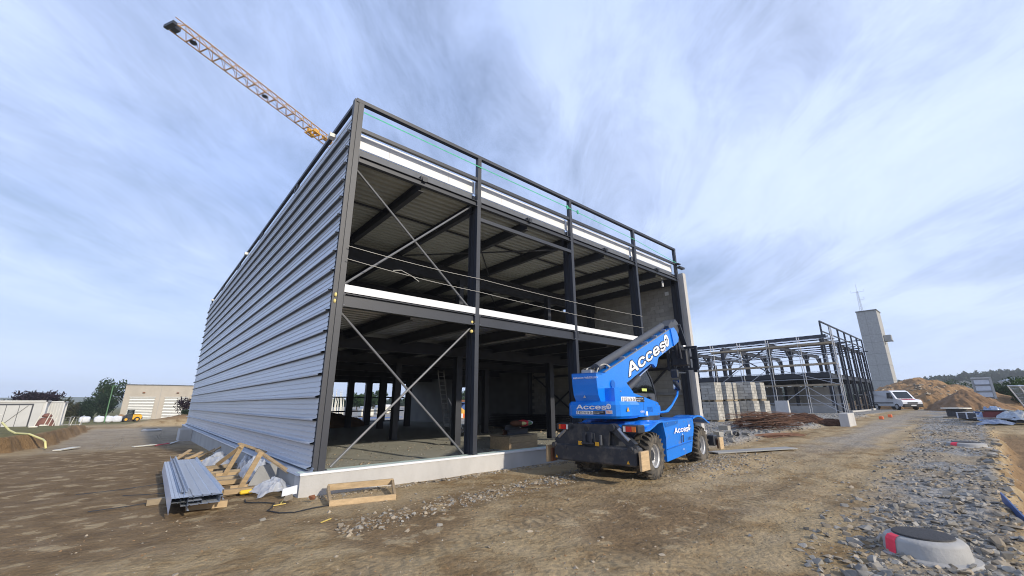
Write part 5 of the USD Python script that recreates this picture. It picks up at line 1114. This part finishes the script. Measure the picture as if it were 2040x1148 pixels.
part(LD, 'cab_frame', MB().box(-.62, .12, -.46, .46, 1.66, 1.74).bar((-.6, -.42, .8), (-.52, -.42, 1.68), .07, .07).bar((-.6, .42, .8), (-.52, .42, 1.68), .07, .07).bar((.1, -.42, 1.0), (.05, -.42, 1.68), .07, .07).bar((.1, .42, 1.0), (.05, .42, 1.68), .07, .07).bar((-.25, -.42, .9), (-.25, -.42, 1.68), .05, .05), black)
part(LD, 'cab_base', MB().cbox(-.75, .1, -.46, .46, .4, 1.0, .05), black); part(LD, 'cab_glass', MB().box(-.53, .06, -.40, .40, 1.0, 1.66), cabglass)
for x in (-.75, .55):
    for y in (-.5, .5):
        w_ = part(LD, 'wheel', MB().lathe([(0, -.13), (.33, -.13), (.36, -.05), (.36, .05), (.33, .13), (0, .13)], c=(x, y, .36), axis='y', n=20), blackr, 40); part(w_, 'rim', MB().lathe([(0, -.14), (.18, -.135), (0, -.1)], c=(x, y, .36), axis='y', n=14), yel)
part(LD, 'lift_arm', MB().bar((-.6, -.2, .9), (-1.3, -.2, .55), .1, .18).bar((-.6, .2, .9), (-1.3, .2, .55), .1, .18), black); part(LD, 'bucket', MB().prism([(-1.3, .75), (-1.25, .2), (-1.85, .12), (-1.95, .18), (-1.45, .35), (-1.4, .8)], -.6, .6), black)
for i, (x, y, a, col, lab) in enumerate(((1.25, 45.5, .2, cream, 'pale flat manhole slab on the gravel track beyond the cladding'), )):
    t = thing('track_manhole', lab, 'manhole', (x, y, gzt(x, y))); part(t, 'slab', MB().lathe([(0, .0), (.62, 0), (.66, .1), (.5, .18), (0, .18)], n=24), conc_lt); part(t, 'opening', MB().lathe([(0, .185), (.36, .185), (.36, .20), (0, .20)], n=20), castiron)
for i, (p0, p1, w_, m_, lab) in enumerate((((1.0, 26.5), (1.5, 27.0), .12, redw, 'short red plastic strip lying on the track by the building end'), ((1.5, 26.9), (2.0, 28.6), .10, alu, 'pale metal strip leaning on the footing block'), ((.2, 26.2), (1.0, 26.6), .2, cream, 'pale scrap sheet lying on the track'), ((-2.2, 26.6), (-1.7, 27.6), .3, cream, 'white scrap lying at the foot of the grass bank'))):
    single('scrap_strip', MB().bar((*p0, gzt(*p0) + .05), (*p1, gzt(*p1) + .08), w_, .03), m_, lab, 'scrap')
# ---------------------------------------------------------------- seen through the building
t = thing('yellow_sand_heap', 'bright yellow heap seen through the rear doorway', 'sand heap'); hv, hf = heap(26.2, 38.0, 1.3, 1.3, 1.1, 41, .1, 40); part(t, 'sand', (hv, hf), pm('yellow_sand', (.62, .33, .05), .9), True)
t = thing('plastic_barrier', 'low orange mesh barrier seen through the rear doorway', 'barrier'); z = gzt(25, 36)
for k in range(5): part(t, 'panel', MB().box(24.2 + k * .5, 24.64 + k * .5, 35.4, 35.45, z + .1, z + .5), orange if k % 2 else bagm)
t = thing('blue_container', 'blue container seen through the rear doorway', 'container', (30.2, 44, gzt(30, 44))); part(t, 'body', MB().prism([(0, 0), (3.5, 0), (3.5, 1.5), (.9, 1.5), (0, .8)], 0, 2), bluep); part(t, 'lid', MB().box(-.05, 3.55, -.05, 2.05, 1.505, 1.58), bluep)
t = thing('far_low_building', 'low dark-roofed building seen through the rear doorway', 'building', (44, 66, -.8)); part(t, 'wall', MB().box(0, 9, 0, 6, 0, 2.6), conc_lt); part(t, 'roof', MB().box(-.3, 9.3, -.3, 6.3, 2.6, 3.1), rust)
for k in range(6): part(t, 'window', MB().box(.6 + k * 1.4, 1.5 + k * 1.4, -.05, -.002, 1.0, 1.9), vanglass)
for k in range(7):
    x = 22.1 + k * .28; single('bare_trunk', MB().tube([(x, 66, -1), (x + .1 * math.sin(k * 2), 66, 1.5), (x + .2 * math.sin(k), 66, 3.2 + .7 * math.sin(k * 1.7))], [.1, .08, .03], 6), cream, ['leftmost', 'second', 'third', 'fourth', 'fifth', 'sixth', 'rightmost'][k] + ' bare pale pole in the row seen through the left back opening', 'pole', 'row of bare pale poles')
t = thing('pipe_stack', 'low stack of dark blue pipes lying beyond the back openings', 'pipes')
for k in range(6): part(t, 'pipe', MB().tube([(18.5, 46 + .3 * (k % 3), -.2 + .28 * (k // 3)), (23.5, 46 + .3 * (k % 3), -.2 + .28 * (k // 3))], .14, 10), bluep)
for i, (x, y, w_) in enumerate(((21, 52, 1.6), (26.5, 60, 2.0), (30, 66, 2.2))):
    t = thing('material_stack', ['nearest pale stack of wrapped building material beyond the back openings', 'middle pale stack of building material beyond the back openings', 'farthest pale stack of building material beyond the back openings'][i], 'stack', (x, y, gzt(x, y)))
    part(t, 'pack', MB().cbox(0, w_, 0, 1.2, .1, .9, .05), cream); part(t, 'pack', MB().cbox(.2, w_ * .7, .1, 1.1, .905, 1.3, .05), bagm); part(t, 'bearer', MB().box(.1, .25, 0, 1.2, 0, .1), wood_gr); part(t, 'bearer', MB().box(w_ - .3, w_ - .15, 0, 1.2, 0, .1), wood_gr)
# ---------------------------------------------------------------- inside the building
t = thing('earth_pile', 'dark earth pile inside the building behind the left bay', 'earth pile'); u_ = heap(9.6, 31.5, 3.2, 2.0, 1.15, 51, .3, 50, .8); uv = u_[0]; uv[:, 2] = np.where(uv[:, 2] < -.4, -.5, uv[:, 2] + .36); part(t, 'soil', (uv, u_[1]), dirt2, True)
t = thing('sheet_stack', 'dark stack of long ribbed metal sheets lying inside against the right wall', 'metal sheets')
for k in range(8):
    z = .28 + k * .10; o = .04 * math.sin(k * 2.1); prof = []
    for j in range(5): prof += [(17.3 + j * .22, z), (17.4 + j * .22, z), (17.43 + j * .22, z + .05), (17.5 + j * .22, z + .05)]
    part(t, 'sheet', MB().sheet(prof, 15.4 + o + .03 * k, 22.2 + o - .05 * k), steel_dk if k % 2 else steel)
for y in (16.2, 18.8, 21.4): part(t, 'bearer', MB().box(17.2, 18.5, y - .06, y + .06, .12, .27), wood_gr)
L_ = thing('ladder', 'aluminium ladder leaning up to the first floor beside the dark panel', 'ladder')
for dx in (0, .42):
    part(L_, 'stile', MB().bar((14.4 + dx, 22.6, .15), (13.75 + dx, 22.6, 3.7), .03, .08, up=(0, 1, 0)), alu)
for k in range(13):
    q_ = (k + .6) / 13; x = 14.4 - .65 * q_; part(L_, 'rung', MB().bar((x + .015, 22.6, .15 + 3.55 * q_), (x + .405, 22.6, .15 + 3.55 * q_), .03, .03), alu)
part(L_, 'support_leg', MB().bar((14.6, 22.6, 2.0), (15.55, 22.3, .15), .03, .05), alu); part(L_, 'support_leg', MB().bar((14.3, 22.6, 1.7), (14.1, 22.2, .15), .03, .05), alu)
t = thing('timber_box', 'orange-brown timber box standing on the gravel floor behind the plinth', 'timber box', (9.75, 11.15, .15), .15)
part(t, 'plank', MB().cbox(0, 1.55, 0, .05, 0, .21, .01), wood); part(t, 'plank', MB().cbox(0.0, 1.55, .002, .052, .215, .42, .01), wood); part(t, 'plank', MB().cbox(-.05, -.002, 0, .9, 0, .42, .01), wood); part(t, 'plank', MB().cbox(0, 1.55, .85, .9, 0, .42, .01), wood); part(t, 'lid_board', MB().cbox(-.05, 1.56, -.01, .92, .425, .46, .01), wood_gr)
t = thing('steel_offcuts', 'dark steel beam offcuts stacked on top of the timber box', 'steel beams', (9.85, 11.3, .615), .22)
part(t, 'beam', MB().ibeam((0, .1, .085), (1.25, .1, .085), .14, .165, .02), steel_dk); part(t, 'beam', MB().ibeam((.1, .35, .085), (1.3, .35, .085), .14, .165, .02), rust); part(t, 'beam', MB().ibeam((.05, .25, .25), (.95, .25, .25), .13, .155, .02), steel_dk)
t = thing('tool_bags', 'heap of red, green and yellow bags lying on the steel offcuts', 'bags', (10.55, 11.55, .95))
for k, (dx, dy, s_, m_) in enumerate(((-.15, 0, .2, rust), (.2, .05, .22, redw), (.05, -.1, .12, hose_y), (.36, -.05, .13, greenp), (.5, .1, .16, bagm))):
    v = trimesh.creation.icosphere(2, s_); q_ = np.array(v.vertices) * [1.4, 1, .55]; part(t, 'bag', (q_ + [dx, dy, .03], v.faces), m_, True)
for i, (x, y) in enumerate(((15.6, 17.2), (16.6, 18.6), (13.2, 19.5))):
    v = trimesh.creation.icosphere(3, .3); q_ = np.array(v.vertices); q_ *= (1 + .5 * (meshkit.fbm(q_ * 6 + i, 3, 3)[:, None] - .5)) * [1.5, 1, .55]; single('rubble_sack', (q_ + [x, y, .25], v.faces), conc_lt, ['crumpled pale sack nearest the sheet stack inside the building', 'crumpled pale sack behind another by the sheet stack', 'pale sack lying left of the others on the gravel floor'][i], 'sack', smooth=True)
for k in range(26):
    x, y = rng.uniform(14.5, 18), rng.uniform(12, 17); m_ = stone_mesh(rng, rng.uniform(.05, .13), .6); part(flr if False else '/World/ground', 'stone', (np.array(m_.vertices) + [x, y, .2], m_.faces), stone_t)
# ---------------------------------------------------------------- foreground, left: bundle of cladding trays and clutter
Bn = thing('cladding_bundle', 'bundle of long grey cladding trays lying on timber bearers beside the building', 'cladding trays')
def along(x, y):   # s along the bundle from its near end, o sideways
    return None
a_ = math.atan2(5.6, .12); O = np.array([1.02, 8.72]); dv = np.array([math.cos(a_), math.sin(a_)]); nv = np.array([dv[1], -dv[0]])
def tray(z, o, s0, s1, w_=.47, h_=.075, flip=1, dz=0.0):
    prof = [(-w_ / 2, h_ * flip + .03 * flip), (-w_ / 2 + .005, 0), (-w_ * .30, 0), (-w_ * .28, .012 * flip), (-w_ * .25, 0), (-w_ * .06, 0), (-w_ * .04, .012 * flip), (-.01 * w_, 0), (.18 * w_, 0), (.20 * w_, .012 * flip), (.23 * w_, 0), (w_ / 2 - .005, 0), (w_ / 2, h_ * flip), (w_ / 2 + .03, h_ * flip)]
    P = np.array(prof); v = []
    for s in (s0, s1):
        for q_ in P: xy = O + dv * s + nv * (o + q_[0]); v.append((xy[0], xy[1], z + q_[1] + (dz if s == s1 else 0)))
    n_ = len(P); return MB().add(v, [(i, i + 1, n_ + i + 1, n_ + i) for i in range(n_ - 1)])
part(Bn, 'tray', tray(.17, .02, .0, 6.0, .52, .08, 1), clad); part(Bn, 'tray', tray(.28, .06, .05, 6.05, .50, .09, -1), clad); part(Bn, 'tray', tray(.285, .05, .12, 5.9, .50, .05, 1), clad)
part(Bn, 'tray', tray(.31, -.26, -.08, 5.5, .22, .20, -1), clad); part(Bn, 'tray', tray(.33, -.20, .3, 5.95, .10, .05, 1), clad); part(Bn, 'tray', tray(.225, -.16, .03, 5.6, .40, .06, -1), clad)
for i, (s, o0, o1) in enumerate(((.55, -.12, .45), (1.55, -.62, 1.05), (3.0, -.30, .7), (4.3, -.34, .8), (5.5, -.28, .7))):
    a, b_ = O + dv * s + nv * o0, O + dv * (s + .15 * (i - 2) * .3) + nv * o1
    single('timber_bearer', MB().bar((*a, gzt(*a) + .055), (*b_, gzt(*b_) + .055), .11, .10), wood_gr if i % 2 else wood, ['short timber bearer under the near end of the cladding bundle', 'long rough timber bearer sticking out both sides of the cladding bundle', 'third timber bearer under the middle of the cladding bundle', 'fourth timber bearer under the cladding bundle', 'farthest timber bearer under the cladding bundle'][i], 'timber')
def tim(a, b_, w_, h_, lab, m_=wood, n='timber_offcut', cat='timber'):
    return single(n, MB().bar(a, b_, w_, h_), m_, lab, cat)
# trestle frames leaning on the plinth
for i, y in enumerate((10.55, 12.7)):
    t = thing('timber_trestle', ['nearer splayed timber trestle leaning on the left plinth', 'farther splayed timber trestle with a broken brace by the left plinth'][i], 'trestle')
    part(t, 'leg', MB().bar((1.92, y + .25, .0), (2.18, y + .05, .72), .10, .035, up=(0, 1, 0)), wood); part(t, 'leg', MB().bar((2.14, y + .3, .74), (2.62, y - .75 if i == 0 else y - .4, .33 if i == 0 else .55), .09, .035), wood)
    if i: part(t, 'leg', MB().bar((2.14, y + .02, .68), (1.80, y + .75, .22), .09, .035, up=(0, 1, 0)), wood)
    part(t, 'foot', MB().bar((1.75, y + .3, .04), (2.45, y + .25, .04), .09, .07), wood)
for i, (a, b_, w_) in enumerate((((1.55, 11.6, .05), (2.5, 11.5, .06), .14), ((1.6, 12.2, .05), (2.45, 12.15, .05), .16), ((1.65, 13.2, .05), (2.5, 13.3, .05), .14), ((1.55, 10.2, .07), (2.15, 10.12, .07), .13), ((1.6, 14.4, .05), (2.4, 14.6, .06), .14))):
    tim(a, b_, w_, .09, ['flat timber lying between the bundle and the nearer trestle', 'wide flat timber lying below the farther trestle', 'timber lying behind the farther trestle', 'split round timber nearest the clear plastic sheet', 'farthest flat timber between bundle and plinth'][i], wood_gr if i in (1, 2, 4) else wood)
# plank heap near the far end
for k in range(9):
    a = rng.uniform(-.4, .9); x, y = 2.0 + rng.normal() * .25, 16.6 + k * .32; z = gzt(x, y)
    tim((x - .26 * math.cos(a), y - .26 * math.sin(a), z + .06 + .04 * (k % 3)), (x + .26 * math.cos(a), y + .26 * math.sin(a), z + .16 + .07 * (k % 4)), .11, .035, ['nearest', 'second', 'third', 'fourth', 'fifth', 'sixth', 'seventh', 'eighth', 'farthest'][k] + ' broken plank in the offcut heap beyond the trestles', wood)
# milky plastic film
def film_sheet(cx, cy, rx, ry, h_, seed, n=46):
    u = np.linspace(-1, 1, n); U, W_ = np.meshgrid(u, u, indexing='ij'); q_ = np.c_[U.ravel() * 1.25, W_.ravel() * 1.25, np.full(U.size, seed * 5.3)]
    w1 = meshkit.fbm(q_, 3, seed).reshape(U.shape); w2 = meshkit.fbm(q_ * 3.2, 3, seed + 1).reshape(U.shape)
    rid = 1 - np.abs(2 * meshkit.fbm(q_ * 1.7, 3, seed + 2).reshape(U.shape) - 1)
    xs = cx + rx * (U + .35 * (w1 - .5) + .12 * np.sin(5 * W_ + seed)); ys = cy + ry * (W_ + .45 * (w2 - .5)); z = gz(xs, ys) + h_ * (1 - .62 * (U ** 2 + W_ ** 2)).clip(.04) * (.40 + .75 * rid ** 2 * w1 + .30 * (w2 - .5)) + .02
    i = np.arange(U.size).reshape(U.shape); return np.c_[xs.ravel(), ys.ravel(), z.ravel()], np.stack([i[:-1, :-1], i[1:, :-1], i[1:, 1:], i[:-1, 1:]], -1).reshape(-1, 4)
for i, (x, y, rx_, ry_, h_) in enumerate(((2.28, 9.75, .30, .42, .36), (2.32, 11.75, .26, .6, .60), (2.05, 15.3, .38, .8, .50), (2.45, 13.4, .15, .5, .6))):
    single('plastic_sheet', film_sheet(x, y, rx_, ry_, h_, 60 + i), plastic, ['crumpled milky plastic sheet nearest the building corner', 'bulging milky plastic sheet behind the nearer trestle', 'spread milky plastic sheet between bundle and far trestle', 'hanging scrap of plastic against the plinth by the far trestle'][i], 'plastic sheet', smooth=True)
single('insulation_board', MB().hull([(2.05, 10.75, .05), (2.5, 10.5, .05), (2.52, 10.55, .50), (2.2, 10.7, .42), (2.05, 10.78, .05), (2.5, 10.53, .05), (2.52, 10.58, .50), (2.2, 10.73, .42)]), conc, 'triangular grey board leaning on the plinth near the corner', 'board')
single('white_board', MB().hull([(2.30, 9.05, .06), (2.52, 8.92, .10), (2.52, 8.95, .24), (2.31, 9.08, .18), (2.30, 9.07, .06), (2.52, 8.94, .10), (2.52, 8.97, .24), (2.31, 9.10, .18)]), white, 'small white board lying at the foot of the plinth corner', 'board')
single('yellow_scrap', MB().cbox(1.78, 2.0, 9.93, 10.02, .03, .10, .02), pm('yellow_plastic', (.75, .5, .03), .5), 'small yellow plastic piece beside the round timber', 'scrap')
for i, (x, y, s_, lab) in enumerate(((2.36, 10.0, .13, 'tan stone resting on the crumpled plastic sheet'), (2.30, 8.60, .10, 'brown brick fragment before the white board'), (2.62, 8.35, .08, 'reddish brick fragment near the timber frame'))):
    m_ = stone_mesh(rng, s_, .7); single('brick_fragment', (np.array(m_.vertices) + [x, y, .10 if i else .22], m_.faces), stone_t if i < 2 else rust, lab, 'stone')
t = thing('black_cable', 'black cable snaking over the dirt before the building corner', 'cable')
part(t, 'wire', MB().tube([(x, y, gzt(x, y) + .018) for x, y in ((1.80, 9.5), (1.76, 9.2), (1.84, 9.05), (2.0, 8.92), (2.12, 8.75), (2.02, 8.45), (1.9, 8.22), (2.02, 7.95), (2.2, 7.82), (2.5, 7.9), (2.82, 7.95))], 0.010, 6), blackr)
for i, (p0, p1) in enumerate((((-.6, 12.4), (.75, 12.6)), ((-.3, 10.2), (.7, 10.35)), ((.1, 11.5), (.8, 11.2)))):
    single('thin_rod', MB().tube([(*p0, gzt(*p0) + .03), (.5 * (p0[0] + p1[0]), .5 * (p0[1] + p1[1]) + .05, gzt(*p0) + .02), (*p1, gzt(*p1) + .04)], .007, 5), black, ['farthest thin dark rod sticking out left of the cladding bundle', 'nearest thin dark rod sticking out left of the cladding bundle', 'short bent dark rod between two others left of the bundle'][i], 'rod')
t = thing('formwork_frame', 'rectangular raw timber frame tilted against the front plinth', 'timber frame')
part(t, 'side_board', MB().bar((2.78, 7.93, .05), (3.86, 7.62, .05), .045, .10), wood); part(t, 'side_board', MB().bar((3.0, 8.72, .17), (4.2, 8.45, .17), .045, .11), wood)
part(t, 'end_board', MB().bar((2.80, 7.95, .055), (3.0, 8.70, .16), .045, .10), wood); part(t, 'end_board', MB().bar((3.86, 7.66, .055), (4.18, 8.43, .16), .045, .10), wood)
for i, (x, y, a) in enumerate(((2.33, 6.9, .6), (2.05, 8.55, .2), (2.2, 8.65, 1.2))):
    single('straw_splinter', MB().bar((x, y, gzt(x, y) + .02), (x + .22 * math.cos(a), y + .22 * math.sin(a), gzt(x, y) + .02), .018, .012), pm(f'splinter_{"abc"[i]}', (.6, .45, .12), .7), ['yellow splinter lying alone on the dirt before the timber frame', 'yellow splinter beside the black cable bend', 'second yellow splinter beside the black cable bend'][i], 'splinter')
# ---------------------------------------------------------------- right: manholes, junk, fence panels
def manhole(x, y, s_, lab, spray_a, kz=1.12):
    t = thing('manhole', lab, 'manhole', (x, y, gzt(x, y) - .06))
    zk = lambda v: v * [1, 1, kz]
    part(t, 'ring', MB().lathe([(0, -.2), (.62 * s_, -.2), (.61 * s_, .02), (.575 * s_, .27 * s_), (.53 * s_, .315 * s_), (.40 * s_, .345 * s_), (0, .345 * s_)], n=48).map(zk), conc_mh, 40)
    c = part(t, 'cover', MB().lathe([(0, .368 * s_), (.40 * s_, .368 * s_), (.43 * s_, .362 * s_), (.44 * s_, .347 * s_), (0, .347 * s_)], n=40).map(zk), castiron, 40)
    part(t, 'mortar_collar', MB().lathe([(.60 * s_, -.1), (.78 * s_, -.02), (.70 * s_, .05), (.6 * s_, .06), (.60 * s_, -.1)], n=24), conc_mh)
    a0, a1 = spray_a; v = []; A = np.linspace(a0, a1, 7); prof = [(.612, .06), (.582, .265), (.54, .318), (.47, .338)]
    for a in A:
        for r_, z in prof: v.append(((r_ * s_ + .004) * math.cos(a), (r_ * s_ + .004) * math.sin(a), z * s_ * kz + .004))
    f_ = [(i * 4 + j, (i + 1) * 4 + j, (i + 1) * 4 + j + 1, i * 4 + j + 1) for i in range(6) for j in range(3)]
    part(t, 'spray_mark', MB().add(v, f_), spray); return t
manhole(7.14, .87, .63, 'near concrete manhole ring with a black iron cover and red spray mark', (2.12, 2.52))
manhole(22.2, .95, .85, 'distant concrete manhole ring with red spray mark on the stone verge', (2.3, 2.7), .62)
single('blue_strip', MB().bar((11.6, .25, gzt(11.6, .25) + .10), (9.2, -.15, gzt(9.2, -.15) + .12), .02, .16), bluep, 'blue plastic edge sticking out of the stones at the right edge', 'plastic strip')
z0 = gzt(43, 1)
t = thing('cable_drum', 'dark low drum with a pale top at the left end of the material pile', 'drum', (45.3, 1.95, gzt(45.3, 1.95))); part(t, 'core', MB().lathe([(0, .05), (.55, .05), (.55, .62), (0, .62)], n=20), steel_dk); part(t, 'flange', MB().lathe([(0, .62), (.8, .62), (.8, .70), (0, .70)], n=24), cream); part(t, 'flange', MB().lathe([(0, 0), (.8, 0), (.8, .07), (0, .07)], n=24), wood_gr)
packs = [((42.6, 1.6), (39.8, .15), .38, 'long wrapped pack with pale end bands lying before the drum'), ((41.5, .7), (38.6, -.3), .50, 'tall blue-wrapped pack in the middle of the material pile'), ((39.6, .25), (37.2, -.9), .30, 'low dark pack under crumpled sheeting')]
for i, (a, b_, h_, lab) in enumerate(packs):
    t = thing('wrapped_pack', lab, 'material pack'); za, zb = gzt(*a), gzt(*b_)
    part(t, 'pack', MB().bar((*a, za + h_ / 2 + .1), (*b_, zb + h_ / 2 + .1), .7, h_), bluep if i == 1 else steel_dk); A_, B_ = np.array([*a, za + h_ / 2 + .1]), np.array([*b_, zb + h_ / 2 + .1])
    for q_ in (.03, .35, .68): m_ = A_ + (B_ - A_) * q_; part(t, 'band', MB().bar(m_, m_ + (B_ - A_) * .05, .72, h_ + .02), bagm)
    part(t, 'bearer', MB().bar(A_ * .8 + B_ * .2 - [0, .5, h_ / 2 + .05], A_ * .8 + B_ * .2 + [0, .5, -h_ / 2 - .05], .1, .1), wood_gr)
for i, (x, y, rx_, ry_, h_) in enumerate(((39.2, .1, .8, .7, 1.25), (37.8, -.6, .8, .8, 1.0), (36.6, .2, .6, .7, .4))):
    single('crumpled_sheeting', film_sheet(x, y, rx_, ry_, h_, 80 + i), pm(f'sheeting_{"abc"[i]}', ((.26, .33, .45), (.36, .40, .44), (.22, .26, .34))[i], .35), ['tall crumpled blue-grey sheeting on top of the material pile', 'pale crumpled sheeting at the right of the material pile', 'low crumpled sheeting spilling toward the road'][i], 'sheeting', smooth=True)
for k in range(9):
    x, y = 36.6 + .5 * k, .2 - .12 * k + (.5 if k % 3 == 0 else 0); z = gzt(x, y) + .2 + .10 * (k % 4); a = rng.uniform(-.8, .8) + 1.9
    tim((x - .9 * math.cos(a), y - .9 * math.sin(a), z), (x + .9 * math.cos(a), y + .9 * math.sin(a), z + rng.uniform(-.1, .35)), .26, .04, ['nearest', 'second', 'third', 'fourth', 'fifth', 'sixth', 'seventh', 'eighth', 'farthest'][k] + ' board of the plank pile at the right edge', (wood_gr, conc, cream)[k % 3], 'pile_board', 'board')
t = thing('rust_box', 'dark red steel box in the middle of the material pile', 'box'); part(t, 'box', MB().cbox(37.9, 38.9, -.3, .6, gzt(38, 0) + .05, gzt(38, 0) + .7, .03), pm('dark_red_paint', (.16, .03, .03), .5)); part(t, 'lid', MB().box(37.85, 38.95, -.35, .65, gzt(38, 0) + .702, gzt(38, 0) + .75), steel_dk)
for k in range(5):
    y0 = -.75 - k * .42; x0 = 39.2 - k * .1; t = thing('fence_panel', ['leftmost galvanised fence panel leaning at the right edge', 'second galvanised fence panel from the left', 'middle leaning galvanised fence panel', 'fourth leaning galvanised fence panel', 'rightmost leaning galvanised fence panel'][k], 'fence panel', group='leaning fence panels at the right edge'); zb = gzt(x0, y0)
    A_, B_ = np.array([x0, y0, zb + 2.15]), np.array([x0 - 3.0, y0 - .5, zb + 2.05]); C_, D_ = np.array([x0 + .4, y0 - .7, zb]), np.array([x0 - 2.6, y0 - 1.2, zb])
    part(t, 'frame_tube', MB().tube([C_, A_, B_, D_, C_], .035, 6), alu); ms = MB()
    for q_ in np.linspace(.06, .94, 14): ms.tube([A_ + (B_ - A_) * q_, C_ + (D_ - C_) * q_], .008, 4, cap=False)
    for q_ in np.linspace(.08, .92, 8): ms.tube([A_ + (C_ - A_) * q_, B_ + (D_ - B_) * q_], .008, 4, cap=False)
    part(t, 'mesh_wires', ms, galv, kind='stuff')
t = thing('shelf_box', 'tall concrete box open to the front with four white panels behind the soil ridge', 'precast box', (71.5, -.25, .55))
part(t, 'side_wall', MB().box(0, 1.6, 1.32, 1.5, 0, 3.5), conc); part(t, 'side_wall', MB().box(0, 1.6, -.1, .1, 0, 3.5), conc_lt); part(t, 'top_slab', MB().box(-.05, 1.6, -.1, 1.5, 3.5, 3.66), conc_lt); part(t, 'back_wall', MB().box(1.5, 1.6, .1, 1.32, 0, 3.5), conc)
for k in range(5): part(t, 'white_panel', MB().box(.02, .06, .13, 1.30, .10 + k * .69, .62 + k * .69), bagm); part(t, 'shelf', MB().box(-.02, 1.5, .1, 1.32, .645 + k * .69, .745 + k * .69), conc)
for i, (x, y, w_, h_, lab) in enumerate(((120, 6, 7, 1.6, 'low pale roof of a far shed above the soil mound'), (260, 6.5, 10, 4, 'far pale house roof among the trees below the hills'), (300, -8, 9, 4, 'far white house roof on the wooded hillside at right'))):
    t = thing('far_house', lab, 'house', (x, y, zt(x, y) + (0 if i == 0 else 3 + 2 * i))); part(t, 'wall', MB().box(0, 8, -w_ / 2, w_ / 2, -4, h_ * .6), render_w); part(t, 'roof', MB().prism([(-w_ / 2 - .4, h_ * .6), (w_ / 2 + .4, h_ * .6), (0, h_)], -.4, 8.4, axes='yz'), bagm if i != 1 else render_w)

# ---------------------------------------------------------------- air
air = M(stage, '/World/Looks/haze_air', {'v': ('principled_volume', {'color': (.90, .95, 1.0), 'density': .00042, 'anisotropy': .2})}, volume='v.volume')
hz = tag(usdkit.mesh(stage, '/World/haze', MB().box(-2300, 2300, -2300, 2300, -6, 60).mesh(), air).GetPrim(), 'thin pale daylight haze filling the air over the building site', 'haze', kind='stuff')

# panel lines, louvres and fixings on the telehandler
for k in range(5): part(T, 'louvre', MB().box(-.80 + k * .07, -.76 + k * .07, -.525, -.515, 1.45, 1.58), blue_dk)
part(T, 'panel_gap', MB().box(-1.02, -1.012, -.5225, -.50, 1.36, 1.80), blackr)
for x, z in ((-.98, 1.40), (-.98, 1.74), (-.12, 1.40), (-.2, 1.64), (-2.2, 1.95)): part(T, 'bolt_head', MB().tube([(x, -.53, z), (x, -.515, z)], .018, 8), galv)
for x in (-.80, -.25, .35, .92): part(T, 'bolt_head', MB().tube([(x, -1.005, 1.19), (x, -.985, 1.19)], .014, 8), galv)
for y in (-1.0, -.75, .65, .9): part(T, 'bolt_head', MB().tube([(-2.875, y, .68), (-2.855, y, .68)], .022, 8), steel)
part(T, 'door_latch', MB().cbox(.70, .78, -1.015, -.985, 1.02, 1.06, .008), blackr)
part(T, 'work_lamp', MB().cbox(-.30, -.20, -.42, -.30, 1.74, 1.84, .015), black)
